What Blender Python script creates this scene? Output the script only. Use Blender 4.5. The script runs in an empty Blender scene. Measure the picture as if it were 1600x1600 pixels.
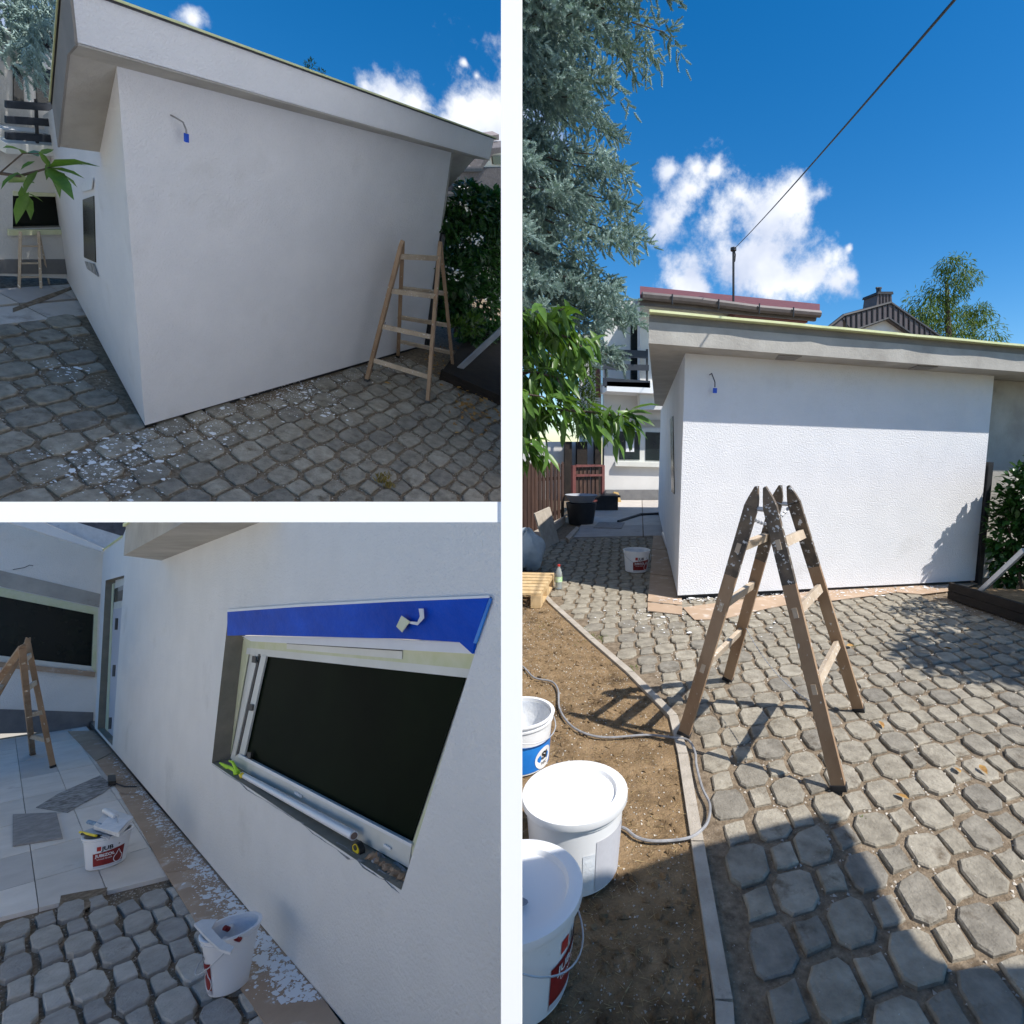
import bpy, bmesh, math, random
import numpy as np
from mathutils import Matrix, Vector
random.seed(7); rng = np.random.default_rng(7)
S = bpy.context.scene
COL = S.collection
# ------------------------------------------------------------------ camera
FPX, PPX, PPY = 850.0, 1000.0, 800.0          # focal length and principal point, in pixels of a 1600 px picture
# Three views of one courtyard stand side by side; each has its own frame (x along the wall, y into the house, z up).
FRAMES = {
 1: ([[0.240359,-0.890938,0.385301],[-0.43569,-0.453728,-0.777371],[0.867411,0.018977,-0.49723]],[-4.1506,-0.7013,4.5636]),
 2: ([[0.75571,0.652757,-0.053014],[-0.131232,0.071627,-0.988761],[-0.641623,0.754174,0.139792]],[-10.2098,3.9507,10.0547]),
 3: ([[0.965264,-0.260242,0.02325],[-0.007322,-0.115893,-0.993235],[0.261175,0.958563,-0.113773]],[0.4069,0.9478,5.8979])}
FR = {k: (np.array(r), np.array(t)) for k, (r, t) in FRAMES.items()}
R3, T3 = FR[3]
CAM = -R3.T @ T3
def cam2world(c): return R3.T @ (np.asarray(c, float) - T3)
def loc2world(k):
    R, t = FR[k]
    m = np.eye(4); m[:3, :3] = R3.T @ R; m[:3, 3] = R3.T @ (t - T3)
    return Matrix(m.tolist())
MW = {k: loc2world(k) for k in FR}
cd = bpy.data.cameras.new('camera'); cam = bpy.data.objects.new('camera', cd); COL.objects.link(cam)
cm = np.eye(4); cm[:3, 0] = R3[0]; cm[:3, 1] = -R3[1]; cm[:3, 2] = -R3[2]; cm[:3, 3] = CAM
cam.matrix_world = Matrix(cm.tolist())
cd.sensor_width = 36; cd.lens = FPX/1600*36; cd.shift_x = (800-PPX)/1600; cd.shift_y = 0
cd.clip_start = 0.05; cd.clip_end = 500
S.camera = cam
S.render.resolution_x = S.render.resolution_y = 1024
# ------------------------------------------------------------------ light
SUN = np.array([.44, -.42, .79]); SUN /= np.linalg.norm(SUN)
sl = bpy.data.lights.new('sun', 'SUN'); sl.energy = 3.4; sl.angle = math.radians(.53); sl.color = (1, .955, .88)
so = bpy.data.objects.new('sun', sl); COL.objects.link(so)
so.rotation_euler = Vector(SUN).to_track_quat('Z', 'Y').to_euler(); so.location = (6, -8, 12)
S.view_settings.view_transform = 'Standard'; S.view_settings.look = 'None'
S.view_settings.gamma = 1; S.view_settings.use_curve_mapping = False
S.view_settings.exposure = 0.84
S.cycles.max_bounces = 8; S.cycles.diffuse_bounces = 5
world = bpy.data.worlds.new('World'); S.world = world; world.use_nodes = True
WN = world.node_tree; WN.nodes.clear()
def wn(t, **kw):
    n = WN.nodes.new(t)
    for a, b in kw.items(): setattr(n, a, b)
    return n
def wmath(op, a, b=None, c=None):
    n = wn('ShaderNodeMath', operation=op)
    for i, x in enumerate((a, b, c)):
        if x is None: continue
        if isinstance(x, (int, float)): n.inputs[i].default_value = x
        else: WN.links.new(x, n.inputs[i])
    return n.outputs[0]
sky = wn('ShaderNodeTexSky', sky_type='NISHITA'); sky.sun_disc = False
sky.sun_elevation = math.asin(SUN[2]); sky.sun_rotation = math.atan2(SUN[0], SUN[1])
sky.air_density = 1.0; sky.dust_density = 0.35; sky.ozone_density = 2.6; sky.altitude = 300
hs = wn('ShaderNodeHueSaturation'); hs.inputs['Saturation'].default_value = 1.42; WN.links.new(sky.outputs[0], hs.inputs['Color'])
tc = wn('ShaderNodeTexCoord')
def view_dir(u, v):
    d = R3.T @ np.array([(u-PPX)/FPX, (v-PPY)/FPX, 1.0]); return d/np.linalg.norm(d)
BLOBS = [(1075,300,52),(1040,345,42),(1130,345,62),(1190,345,60),(1240,312,42),(1284,300,22),(1135,400,70),(1085,432,50),(1200,410,75),(1262,425,62),(1305,440,36),(1330,432,16),
  (1085,262,22),(1115,268,16),(1327,386,9),(1045,270,22),
  (612,140,34),(570,135,24),(650,160,40),(720,190,60),(785,185,80),(700,240,60),(780,250,110),(690,215,60),(600,150,34),(640,190,44),(725,98,9),(745,118,9),(300,30,26),(1750,520,80),(1840,470,110),(-120,-150,150)]
nz = wn('ShaderNodeTexNoise'); nz.inputs['Scale'].default_value = 13; nz.inputs['Detail'].default_value = 9; nz.inputs['Roughness'].default_value = .62
WN.links.new(tc.outputs['Generated'], nz.inputs['Vector'])
fld = None
for (u, v, r) in BLOBS:
    c = view_dir(u, v); rr = (np.linalg.norm(view_dir(u+r, v)-c)+np.linalg.norm(view_dir(u, v+r)-c))/2
    vm = wn('ShaderNodeVectorMath', operation='DISTANCE'); WN.links.new(tc.outputs['Generated'], vm.inputs[0]); vm.inputs[1].default_value = c
    g = wmath('MULTIPLY_ADD', vm.outputs['Value'], -1/rr, 1.0)
    fld = g if fld is None else wmath('SMOOTH_MAX', fld, g, .45)
msk = wmath('ADD', fld, wmath('MULTIPLY_ADD', nz.outputs[0], 3.8, -1.84))
mr = wn('ShaderNodeMapRange', interpolation_type='SMOOTHSTEP'); WN.links.new(msk, mr.inputs[0]); mr.inputs[1].default_value = -.1; mr.inputs[2].default_value = .95
nz2 = wn('ShaderNodeTexNoise'); nz2.inputs['Scale'].default_value = 9; nz2.inputs['Detail'].default_value = 4
WN.links.new(tc.outputs['Generated'], nz2.inputs['Vector'])
cr = wn('ShaderNodeValToRGB'); cr.color_ramp.elements[0].position = .36; cr.color_ramp.elements[0].color = (3.9,4.4,5.6,1)
cr.color_ramp.elements[1].position = .60; cr.color_ramp.elements[1].color = (6.3,6.5,6.9,1)
WN.links.new(nz2.outputs[0], cr.inputs[0])
mx = wn('ShaderNodeMixRGB'); WN.links.new(mr.outputs[0], mx.inputs[0]); WN.links.new(hs.outputs[0], mx.inputs[1]); WN.links.new(cr.outputs[0], mx.inputs[2])
bg = wn('ShaderNodeBackground'); bg.inputs[1].default_value = .092; WN.links.new(mx.outputs[0], bg.inputs[0])
wo = wn('ShaderNodeOutputWorld'); WN.links.new(bg.outputs[0], wo.inputs[0])

# ------------------------------------------------------------------ geometry helpers
A = lambda *p: np.array(p, float)
def PL(k, u, v, n, d):                        # the point of the plane n.x = d seen at (u, v)
    R, t = FR[k]; c = -R.T @ t; r = R.T @ A((u-PPX)/FPX, (v-PPY)/FPX, 1); n = np.asarray(n, float)
    return c + r*((d - n@c)/(n@r))
def G(k, u, v, z=0.0): return PL(k, u, v, (0,0,1), z)
def W(k, u, v, y=0.0): return PL(k, u, v, (0,1,0), y)
def wall_at(k, y): return lambda u, v: W(k, u, v, y)
def x_at(k, x): return lambda u, v: PL(k, u, v, (1,0,0), x)
def ground_at(k, z=0.0): return lambda u, v: G(k, u, v, z)
def upright(k, a, b):                         # the upright plane standing on two ground points
    p, q = G(k, *a), G(k, *b); n = np.cross(q-p, (0,0,1)); n /= np.linalg.norm(n)
    return lambda u, v: PL(k, u, v, n, n@p)
def above(k, base, u, v):                     # the point straight above base nearest to the sight line (u, v)
    R, t = FR[k]; c = -R.T @ t; r = R.T @ A((u-PPX)/FPX, (v-PPY)/FPX, 1)
    M_ = np.array([r, -A(0,0,1)]).T; q = np.linalg.lstsq(M_, base-c, rcond=None)[0]
    return base + A(0,0,q[1])
def camdir(k, p):
    R, t = FR[k]; c = -R.T @ t; d = np.asarray(p)-c; return d/np.linalg.norm(d)
def unit(v): v = np.asarray(v, float); return v/np.linalg.norm(v)

class MB:
    def __init__(s): s.v = []; s.f = []; s.m = []
    def add(s, vs, fs, mi=0):
        o = len(s.v); s.v += [tuple(map(float, p)) for p in vs]; s.f += [tuple(i+o for i in f) for f in fs]; s.m += [mi]*len(fs); return s
    def hexa(s, b, t, mi=0):
        return s.add(list(b)+list(t), [(3,2,1,0),(4,5,6,7),(0,1,5,4),(1,2,6,5),(2,3,7,6),(3,0,4,7)], mi)
    def box(s, a, b, mi=0):
        x0,y0,z0 = a; x1,y1,z1 = b
        return s.hexa([(x0,y0,z0),(x1,y0,z0),(x1,y1,z0),(x0,y1,z0)], [(x0,y0,z1),(x1,y0,z1),(x1,y1,z1),(x0,y1,z1)], mi)
    def prism(s, poly, off, mi=0):
        n = len(poly); off = np.asarray(off, float)
        return s.add([np.asarray(p, float) for p in poly]+[np.asarray(p, float)+off for p in poly],
            [tuple(range(n))[::-1], tuple(range(n, 2*n))]+[(i, (i+1)%n, (i+1)%n+n, i+n) for i in range(n)], mi)
    def beam(s, p, q, w, h, side=None, mi=0):          # w along 'side', h across it
        p = np.asarray(p, float); q = np.asarray(q, float); d = unit(q-p)
        sd = A(0,0,1) if side is None else np.asarray(side, float)
        sd = sd - d*(sd@d)
        if np.linalg.norm(sd) < 1e-6: sd = A(1,0,0) - d*d[0]
        sd = unit(sd); o = np.cross(d, sd); c = [(-1,-1),(1,-1),(1,1),(-1,1)]
        return s.hexa([p+sd*w/2*a+o*h/2*b for a, b in c], [q+sd*w/2*a+o*h/2*b for a, b in c], mi)
    def tube(s, pts, r, n=8, mi=0):
        pts = [np.asarray(p, float) for p in pts]; rs = r if hasattr(r, '__len__') else [r]*len(pts)
        ref = A(.3,.2,1); vs = []
        for i, p in enumerate(pts):
            d = unit(pts[min(i+1, len(pts)-1)]-pts[max(i-1, 0)])
            a = ref-d*(ref@d); a = unit(a) if np.linalg.norm(a) > 1e-4 else unit(np.cross(d, A(1,0,0))); b = np.cross(d, a)
            vs += [p+rs[i]*(a*math.cos(2*math.pi*j/n)+b*math.sin(2*math.pi*j/n)) for j in range(n)]
        m = len(pts)
        fs = [(i*n+j, i*n+(j+1)%n, (i+1)*n+(j+1)%n, (i+1)*n+j) for i in range(m-1) for j in range(n)]
        fs += [tuple(range(n))[::-1], tuple(range((m-1)*n, m*n))]
        return s.add(vs, fs, mi)
    def lathe(s, prof, n=32, c=(0,0,0), mi=0, a0=0, a1=2*math.pi, closed=True):
        vs = []; m = n if closed else n+1
        for r, z in prof:
            for j in range(m):
                a = a0+(a1-a0)*j/n; vs.append((c[0]+r*math.cos(a), c[1]+r*math.sin(a), c[2]+z))
        fs = [(i*m+j, i*m+(j+1)%m, (i+1)*m+(j+1)%m, (i+1)*m+j) for i in range(len(prof)-1) for j in range(n)]
        return s.add(vs, fs, mi)
BASE = {}; KOF = {}
def tag(o, label=None, cat=None, group=None, kind=None):
    if label: o['label'] = label
    if cat: o['category'] = cat
    if group: o['group'] = group
    if kind: o['kind'] = kind
    return o
def thing(k, name, label, cat, base=(0,0,0), rz=0, group=None, kind=None):
    o = bpy.data.objects.new(name, None); COL.objects.link(o); o.empty_display_size = .1
    o.matrix_world = MW[k] @ Matrix.Translation(Vector(tuple(map(float, base)))) @ Matrix.Rotation(rz, 4, 'Z')
    BASE[o.name] = np.asarray(base, float); KOF[o.name] = k
    return tag(o, label, cat, group, kind)
def mesh_of(name, mb, mats, smooth=False, off=None, fix=True):
    me = bpy.data.meshes.new(name); v = mb.v if off is None else [tuple(np.asarray(p)-off) for p in mb.v]
    me.from_pydata(v, [], mb.f)
    if not isinstance(mats, (list, tuple)): mats = [mats]
    for m in mats: me.materials.append(m)
    if len(mats) > 1: me.polygons.foreach_set('material_index', mb.m)
    if fix and len(mb.f) < 4000:
        bm = bmesh.new(); bm.from_mesh(me); bmesh.ops.recalc_face_normals(bm, faces=bm.faces); bm.to_mesh(me); bm.free()
    if smooth:
        me.polygons.foreach_set('use_smooth', [True]*len(me.polygons))
        try: me.set_sharp_from_angle(angle=math.radians(38))
        except Exception: pass
    me.update(); return me
def part(parent, name, mb, mats, smooth=False, local=False, label=None, kind=None):
    me = mesh_of(name, mb, mats, smooth, None if local else BASE[root_of(parent).name])
    o = bpy.data.objects.new(name, me); COL.objects.link(o); o.parent = parent
    if label: o['label'] = label
    if kind: o['kind'] = kind
    return o
def root_of(o):
    while o.parent: o = o.parent
    return o
def solo(k, name, mb, mats, label, cat, group=None, kind=None, smooth=False):
    c = np.mean(np.array(mb.v), axis=0); c[2] = min(p[2] for p in mb.v)
    me = mesh_of(name, mb, mats, smooth, c); o = bpy.data.objects.new(name, me); COL.objects.link(o)
    o.matrix_world = MW[k] @ Matrix.Translation(Vector(c)); BASE[o.name] = c; KOF[o.name] = k
    return tag(o, label, cat, group, kind)
def struct(k, name, mb, mats, label=None, smooth=False):
    return solo(k, name, mb, mats, label, None, None, 'structure', smooth)
def npmesh(name, V, F, mats):
    me = bpy.data.meshes.new(name); V = np.asarray(V, np.float32); F = np.asarray(F, np.int32)
    me.vertices.add(len(V)); me.vertices.foreach_set('co', V.ravel())
    me.loops.add(F.size); me.loops.foreach_set('vertex_index', F.ravel())
    me.polygons.add(len(F)); me.polygons.foreach_set('loop_start', np.arange(0, F.size, F.shape[1], dtype=np.int32))
    try: me.polygons.foreach_set('loop_total', np.full(len(F), F.shape[1], np.int32))
    except Exception: pass
    me.update(calc_edges=True); me.validate()
    for m in (mats if isinstance(mats, (list, tuple)) else [mats]): me.materials.append(m)
    return me
def scatter(tv, tf, pos, fr, sc):               # copies of one template: frames fr (N,3,3) columns x,y,z
    pos = np.asarray(pos); fr = np.asarray(fr); sc = np.asarray(sc)
    V = np.einsum('nij,vj->nvi', fr, tv)*sc[:, None, None]+pos[:, None, :]
    F = tf[None]+(np.arange(len(pos))*len(tv))[:, None, None]
    return V.reshape(-1, 3), F.reshape(-1, tf.shape[1])
def frames_from(d, up=None):                    # y axis along d, z roughly up with a random roll
    d = d/np.linalg.norm(d, axis=1)[:, None]
    u = rng.normal(0, .35, d.shape)+A(0,0,1) if up is None else up
    x = np.cross(d, u); x /= np.linalg.norm(x, axis=1)[:, None]; z = np.cross(x, d)
    return np.stack([x, d, z], axis=2)
LEAF_V = np.array([(0,0,0),(-.19,.33,.03),(0,.33,-.03),(.19,.33,.03),(-.15,.68,-.02),(0,.68,-.07),(.15,.68,-.02),(0,1,-.17)], float)
LEAF_F = np.array([(0,2,1),(0,3,2),(1,2,5),(1,5,4),(2,3,6),(2,6,5),(4,5,7),(5,6,7)])
def leaf_mesh(name, pos, d, size, mat, width=1.0):
    tv = LEAF_V.copy(); tv[:, 0] *= width
    V, F = scatter(tv, LEAF_F, pos, frames_from(np.asarray(d)), size); return npmesh(name, V, F, mat)
def plate(fn, poly, thick, mb=None, mi=0, toward=0.0, k=None):
    """polygon given by sight lines on the surface fn, thickened away from the viewer"""
    pts = [fn(*p) for p in poly]; n = np.cross(pts[1]-pts[0], pts[2]-pts[0]); n = unit(n)
    if n @ camdir(k, pts[0]) < 0: n = -n
    mb = mb or MB(); mb.prism([p-n*toward for p in pts], n*thick, mi); return mb

# ------------------------------------------------------------------ materials
def new_mat(name):
    m = bpy.data.materials.new(name); m.use_nodes = True; nt = m.node_tree; return m, nt, nt.nodes['Principled BSDF']
def noise(nt, scale, detail=6, rough=.6, vec=None, dist=0):
    n = nt.nodes.new('ShaderNodeTexNoise'); n.inputs['Scale'].default_value = scale; n.inputs['Detail'].default_value = detail
    n.inputs['Roughness'].default_value = rough; n.inputs['Distortion'].default_value = dist
    if vec is not None: nt.links.new(vec, n.inputs['Vector'])
    return n.outputs[0]
def ramp(nt, fac, stops):
    r = nt.nodes.new('ShaderNodeValToRGB'); e = r.color_ramp.elements
    while len(e) < len(stops): e.new(.5)
    for i, (p, c) in enumerate(stops): e[i].position = p; e[i].color = (*c, 1) if len(c) == 3 else c
    nt.links.new(fac, r.inputs[0]); return r.outputs[0]
def mixc(nt, fac, a, b, mode='MIX'):
    n = nt.nodes.new('ShaderNodeMixRGB'); n.blend_type = mode
    for i, x in enumerate((fac, a, b)):
        if isinstance(x, (int, float)): n.inputs[i].default_value = x
        elif isinstance(x, tuple): n.inputs[i].default_value = (*x, 1)
        else: nt.links.new(x, n.inputs[i])
    return n.outputs[0]
def M(name, c1, c2=None, scale=4, rough=.7, bump=0, bscale=60, flecks=None, fscale=40, fth=.66, spec=.4, obj=False, stretch=None, metal=0, dirt=None):
    m, nt, b = new_mat(name)
    g = nt.nodes.new('ShaderNodeTexCoord').outputs['Object'] if obj else nt.nodes.new('ShaderNodeNewGeometry').outputs['Position']
    if stretch:
        mp = nt.nodes.new('ShaderNodeMapping'); mp.inputs['Scale'].default_value = stretch; nt.links.new(g, mp.inputs[0]); g = mp.outputs[0]
    c2 = c2 or c1
    col = ramp(nt, noise(nt, scale, vec=g), [(.33, c1), (.68, c2)])
    if dirt:
        col = mixc(nt, ramp(nt, noise(nt, dirt[1], 8, .65, vec=g), [(dirt[2], (0,0,0)), (dirt[2]+.14, (1,1,1))]), col, dirt[0])
    if flecks:
        col = mixc(nt, ramp(nt, noise(nt, fscale, 4, .6, vec=g), [(fth, (0,0,0)), (fth+.03, (1,1,1))]), col, flecks)
    nt.links.new(col, b.inputs['Base Color'])
    b.inputs['Roughness'].default_value = rough; b.inputs['Specular IOR Level'].default_value = spec; b.inputs['Metallic'].default_value = metal
    if bump:
        bp = nt.nodes.new('ShaderNodeBump'); bp.inputs['Distance'].default_value = bump; bp.inputs['Strength'].default_value = .9
        nt.links.new(noise(nt, bscale, 5, .6, vec=g), bp.inputs['Height']); nt.links.new(bp.outputs[0], b.inputs['Normal'])
    return m
def per_object(name, c1, c2, **kw):             # colour drifts from piece to piece
    m = M(name, c1, c2, **kw); nt = m.node_tree; b = nt.nodes['Principled BSDF']
    oi = nt.nodes.new('ShaderNodeObjectInfo'); src = b.inputs['Base Color'].links[0].from_socket
    r = ramp(nt, oi.outputs['Random'], [(0, (.72,.72,.74)), (.5, (.95,.93,.9)), (1, (1.12,1.1,1.08))])
    nt.links.new(mixc(nt, 1.0, src, r, 'MULTIPLY'), b.inputs['Base Color']); return m
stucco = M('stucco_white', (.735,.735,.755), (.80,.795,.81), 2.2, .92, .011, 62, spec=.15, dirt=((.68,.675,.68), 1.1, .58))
stucco_warmed = M('stucco_white_warmed', (.77,.75,.715), (.82,.80,.765), 2.2, .92, .011, 62, spec=.15, dirt=((.70,.68,.64), 1.1, .58))  # wall plaster lightened and warmed to offset dim, blue lower-left light
bounce_cream = M('cream_bounce_sheet', (.88,.83,.74), (.90,.85,.77), 2, .8)  # for the unseen roof added to bounce sun
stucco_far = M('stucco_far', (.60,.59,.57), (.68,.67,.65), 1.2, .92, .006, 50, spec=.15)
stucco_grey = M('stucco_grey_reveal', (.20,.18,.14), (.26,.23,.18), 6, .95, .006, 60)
concrete = M('concrete_raw', (.33,.31,.28), (.46,.44,.40), 2.5, .9, .004, 45, dirt=((.2,.19,.17), 3.0, .64))
concrete_dark = M('concrete_band', (.20,.19,.18), (.27,.25,.23), 3, .9, .004, 45)
plinth = M('plinth_grey', (.15,.15,.155), (.2,.2,.2), 5, .95, .004, 80)
tape_yellow = M('masking_tape', (.62,.66,.34), (.72,.74,.45), 8, .7)
tape_white = M('white_trim', (.74,.75,.76), (.8,.8,.8), 5, .5)
frame_white = M('frame_white', (.62,.62,.56), (.70,.70,.66), 3, .35)
frame_cream = M('frame_taped', (.58,.60,.36), (.66,.66,.48), 9, .6)
black_in = M('dark_opening', (.004,.005,.004), (.008,.012,.006), 2, .25, spec=.25)
glass_dark = M('dark_glass', (.012,.016,.018), (.02,.03,.028), 3, .06, spec=.6)
metal_br = M('brown_metal', (.07,.055,.055), (.10,.08,.08), 4, .45, spec=.5)
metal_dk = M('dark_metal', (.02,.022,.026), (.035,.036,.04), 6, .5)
balcony_m = M('balcony_board', (.02,.026,.038), (.03,.037,.05), 5, .55)
roof_red = M('roof_red', (.13,.042,.04), (.18,.06,.052), 5, .6)
roof_tile = M('roof_tile_grey', (.10,.095,.10), (.16,.15,.16), 9, .85, .02, 22)
wood = M('ladder_wood', (.25,.155,.09), (.38,.26,.165), 5, .7, .002, 40, flecks=(.62,.60,.56), fscale=46, fth=.655, stretch=(1,1,.45))
wood_rung = M('rung_wood', (.42,.33,.24), (.55,.45,.34), 8, .75, .002, 50, flecks=(.75,.74,.7), fscale=50, fth=.62)
wood_painted = M('ladder_paint', (.035,.034,.034), (.19,.14,.095), 10, .6, .003, 50, flecks=(.6,.61,.62), fscale=42, fth=.60)
pallet_w = M('pallet_wood', (.52,.36,.18), (.66,.48,.27), 6, .8, .002, 40, stretch=(3,1,1))
dark_wood = M('dark_timber', (.014,.011,.010), (.03,.022,.017), 6, .85, .004, 40)
picket_w = per_object('picket_wood', (.055,.030,.024), (.10,.055,.04), scale=8, rough=.75, bump=.002, bscale=50, stretch=(1,1,.3))
hardboard = M('hardboard', (.38,.27,.185), (.47,.34,.24), 3, .85, .002, 40, dirt=((.60,.54,.48), 6, .56))
paver_m = per_object('paver_stone', (.22,.20,.165), (.385,.355,.295), scale=11, rough=.95, bump=.010, bscale=60, dirt=((.14,.115,.085), 7, .57), flecks=(.52,.51,.48), fscale=70, fth=.70, spec=.15)
joint_m = M('joint_grit', (.13,.095,.062), (.30,.235,.165), 30, .97, .012, 110, flecks=(.42,.38,.33), fscale=95, fth=.68, dirt=((.045,.05,.02), 4, .66))
dirt_m = M('dry_soil', (.17,.11,.055), (.31,.21,.115), 8, .97, .02, 60, flecks=(.44,.38,.30), fscale=110, fth=.66, dirt=((.08,.05,.025), 3, .54))
tile_m = per_object('slab_tile', (.50,.46,.42), (.60,.56,.52), scale=4, rough=.75, bump=.002, bscale=40, dirt=((.30,.26,.23), 3, .6))
tile_brightened = per_object('slab_tile_brightened', (.66,.62,.57), (.76,.72,.67), scale=4, rough=.7, bump=.002, bscale=40, dirt=((.52,.47,.42), 3, .62))  # beige tile raised further in colour to make up for weak light
paver_brightened = per_object('paver_stone_brightened', (.40,.385,.35), (.54,.52,.48), scale=11, rough=.95, bump=.010, bscale=60, dirt=((.27,.23,.18), 7, .62), flecks=(.6,.6,.57), fscale=70, fth=.70, spec=.15)  # same cobbles, colour brightened against the shade of the lower-left view
slab_grey = M('slab_grey', (.24,.23,.22), (.36,.34,.33), 14, .85, .004, 60)
kerb_m = M('kerb_concrete', (.34,.30,.25), (.46,.41,.35), 9, .92, .006, 70, dirt=((.16,.14,.12), 12, .63))
splat_m = M('paint_spots', (.74,.75,.76), (.8,.8,.8), 5, .6)
chip_m = M('pebbles', (.36,.32,.27), (.6,.56,.5), 40, .9)
plastic_w = M('white_plastic', (.76,.77,.78), (.80,.80,.81), 3, .32, spec=.45, dirt=((.60,.59,.56), 8, .66))
plastic_in = M('paint_film', (.62,.66,.72), (.82,.84,.86), 14, .45, .004, 30)
plastic_used = M('used_white_plastic', (.60,.61,.62), (.74,.74,.75), 9, .4, spec=.45, dirt=((.42,.43,.45), 9, .62))
red_lab = M('dark_red_print', (.16,.012,.012), (.30,.022,.02), 6, .4)
red_m = M('bright_red', (.45,.03,.02), (.5,.04,.03), 4, .4)
black_m = M('black_print', (.01,.01,.012), (.02,.02,.02), 4, .45)
grey_lab = M('grey_label', (.52,.52,.56), (.56,.56,.60), 60, .5)
blue_lab = M('blue_print', (.01,.16,.55), (.02,.24,.70), 5, .35)
blue_film = M('blue_film', (.001,.055,.40), (.002,.09,.60), 2.5, .42, .012, 6, spec=.05, stretch=(.6,.6,1.6))
blue_bit = M('blue_connector', (.01,.06,.45), (.015,.1,.6), 9, .4)
cable_m = M('cable_grey', (.20,.20,.21), (.34,.34,.35), 20, .6)
cable_black = M('cable_black', (.008,.007,.02), (.012,.012,.03), 9, .6)
steel = M('galvanised', (.42,.44,.48), (.55,.57,.6), 9, .4, metal=.4)
yellow_m = M('yellow_plastic', (.75,.58,.01), (.8,.62,.02), 8, .4)
glove_m = M('lime_glove', (.42,.72,.03), (.55,.85,.08), 12, .8)
mortar = M('rough_mortar', (.16,.15,.14), (.48,.47,.46), 16, .95, .02, 50, dirt=((.03,.03,.025), 9, .58))
divider_m = M('divider_white', (.88,.88,.88), (.90,.90,.90), 3, .9, spec=.1)
trim_white = M('white_edge_paint', (.90,.90,.90), (.92,.92,.92), 3, .8, spec=.2)
def _tr():
    nt = divider_m.node_tree; b = nt.nodes['Principled BSDF']; t = nt.nodes.new('ShaderNodeBsdfTranslucent'); t.inputs[0].default_value = (.92,.92,.95,1)
    ms = nt.nodes.new('ShaderNodeMixShader'); ms.inputs[0].default_value = .8; o = nt.nodes['Material Output']
    nt.links.new(b.outputs[0], ms.inputs[1]); nt.links.new(t.outputs[0], ms.inputs[2]); nt.links.new(ms.outputs[0], o.inputs[0])
_tr()                                          # translucent so sun glows through and brightens the left views
bark = M('bark', (.06,.045,.035), (.12,.09,.07), 14, .95, .01, 40)
def leafmat(name, c1, c2, scale, rough=.45, trans=.25):
    m = M(name, c1, c2, scale, rough, spec=.4); nt = m.node_tree; b = nt.nodes['Principled BSDF']
    src = b.inputs['Base Color'].links[0].from_socket; t = nt.nodes.new('ShaderNodeBsdfTranslucent'); nt.links.new(mixc(nt, 1, src, (1.5,1.5,.7), 'MULTIPLY'), t.inputs[0])
    ms = nt.nodes.new('ShaderNodeMixShader'); ms.inputs[0].default_value = trans; o = nt.nodes['Material Output']
    nt.links.new(b.outputs[0], ms.inputs[1]); nt.links.new(t.outputs[0], ms.inputs[2]); nt.links.new(ms.outputs[0], o.inputs[0]); return m
cherry_m = leafmat('cherry_leaf', (.045,.11,.018), (.12,.22,.04), 9, .38, .28)
laurel_m = leafmat('laurel_leaf', (.018,.055,.014), (.045,.13,.03), 9, .3, .2)
birch_m = leafmat('birch_leaf', (.05,.10,.02), (.13,.20,.04), 6, .6, .3)
spruce_m = leafmat('spruce_needle', (.125,.20,.18), (.40,.52,.49), 6, .6, .06)
moss_m = leafmat('weed_leaf', (.08,.14,.02), (.16,.22,.05), 20, .7, .3)
litter_m = M('dry_leaf', (.22,.10,.03), (.5,.30,.09), 25, .8)

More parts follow.
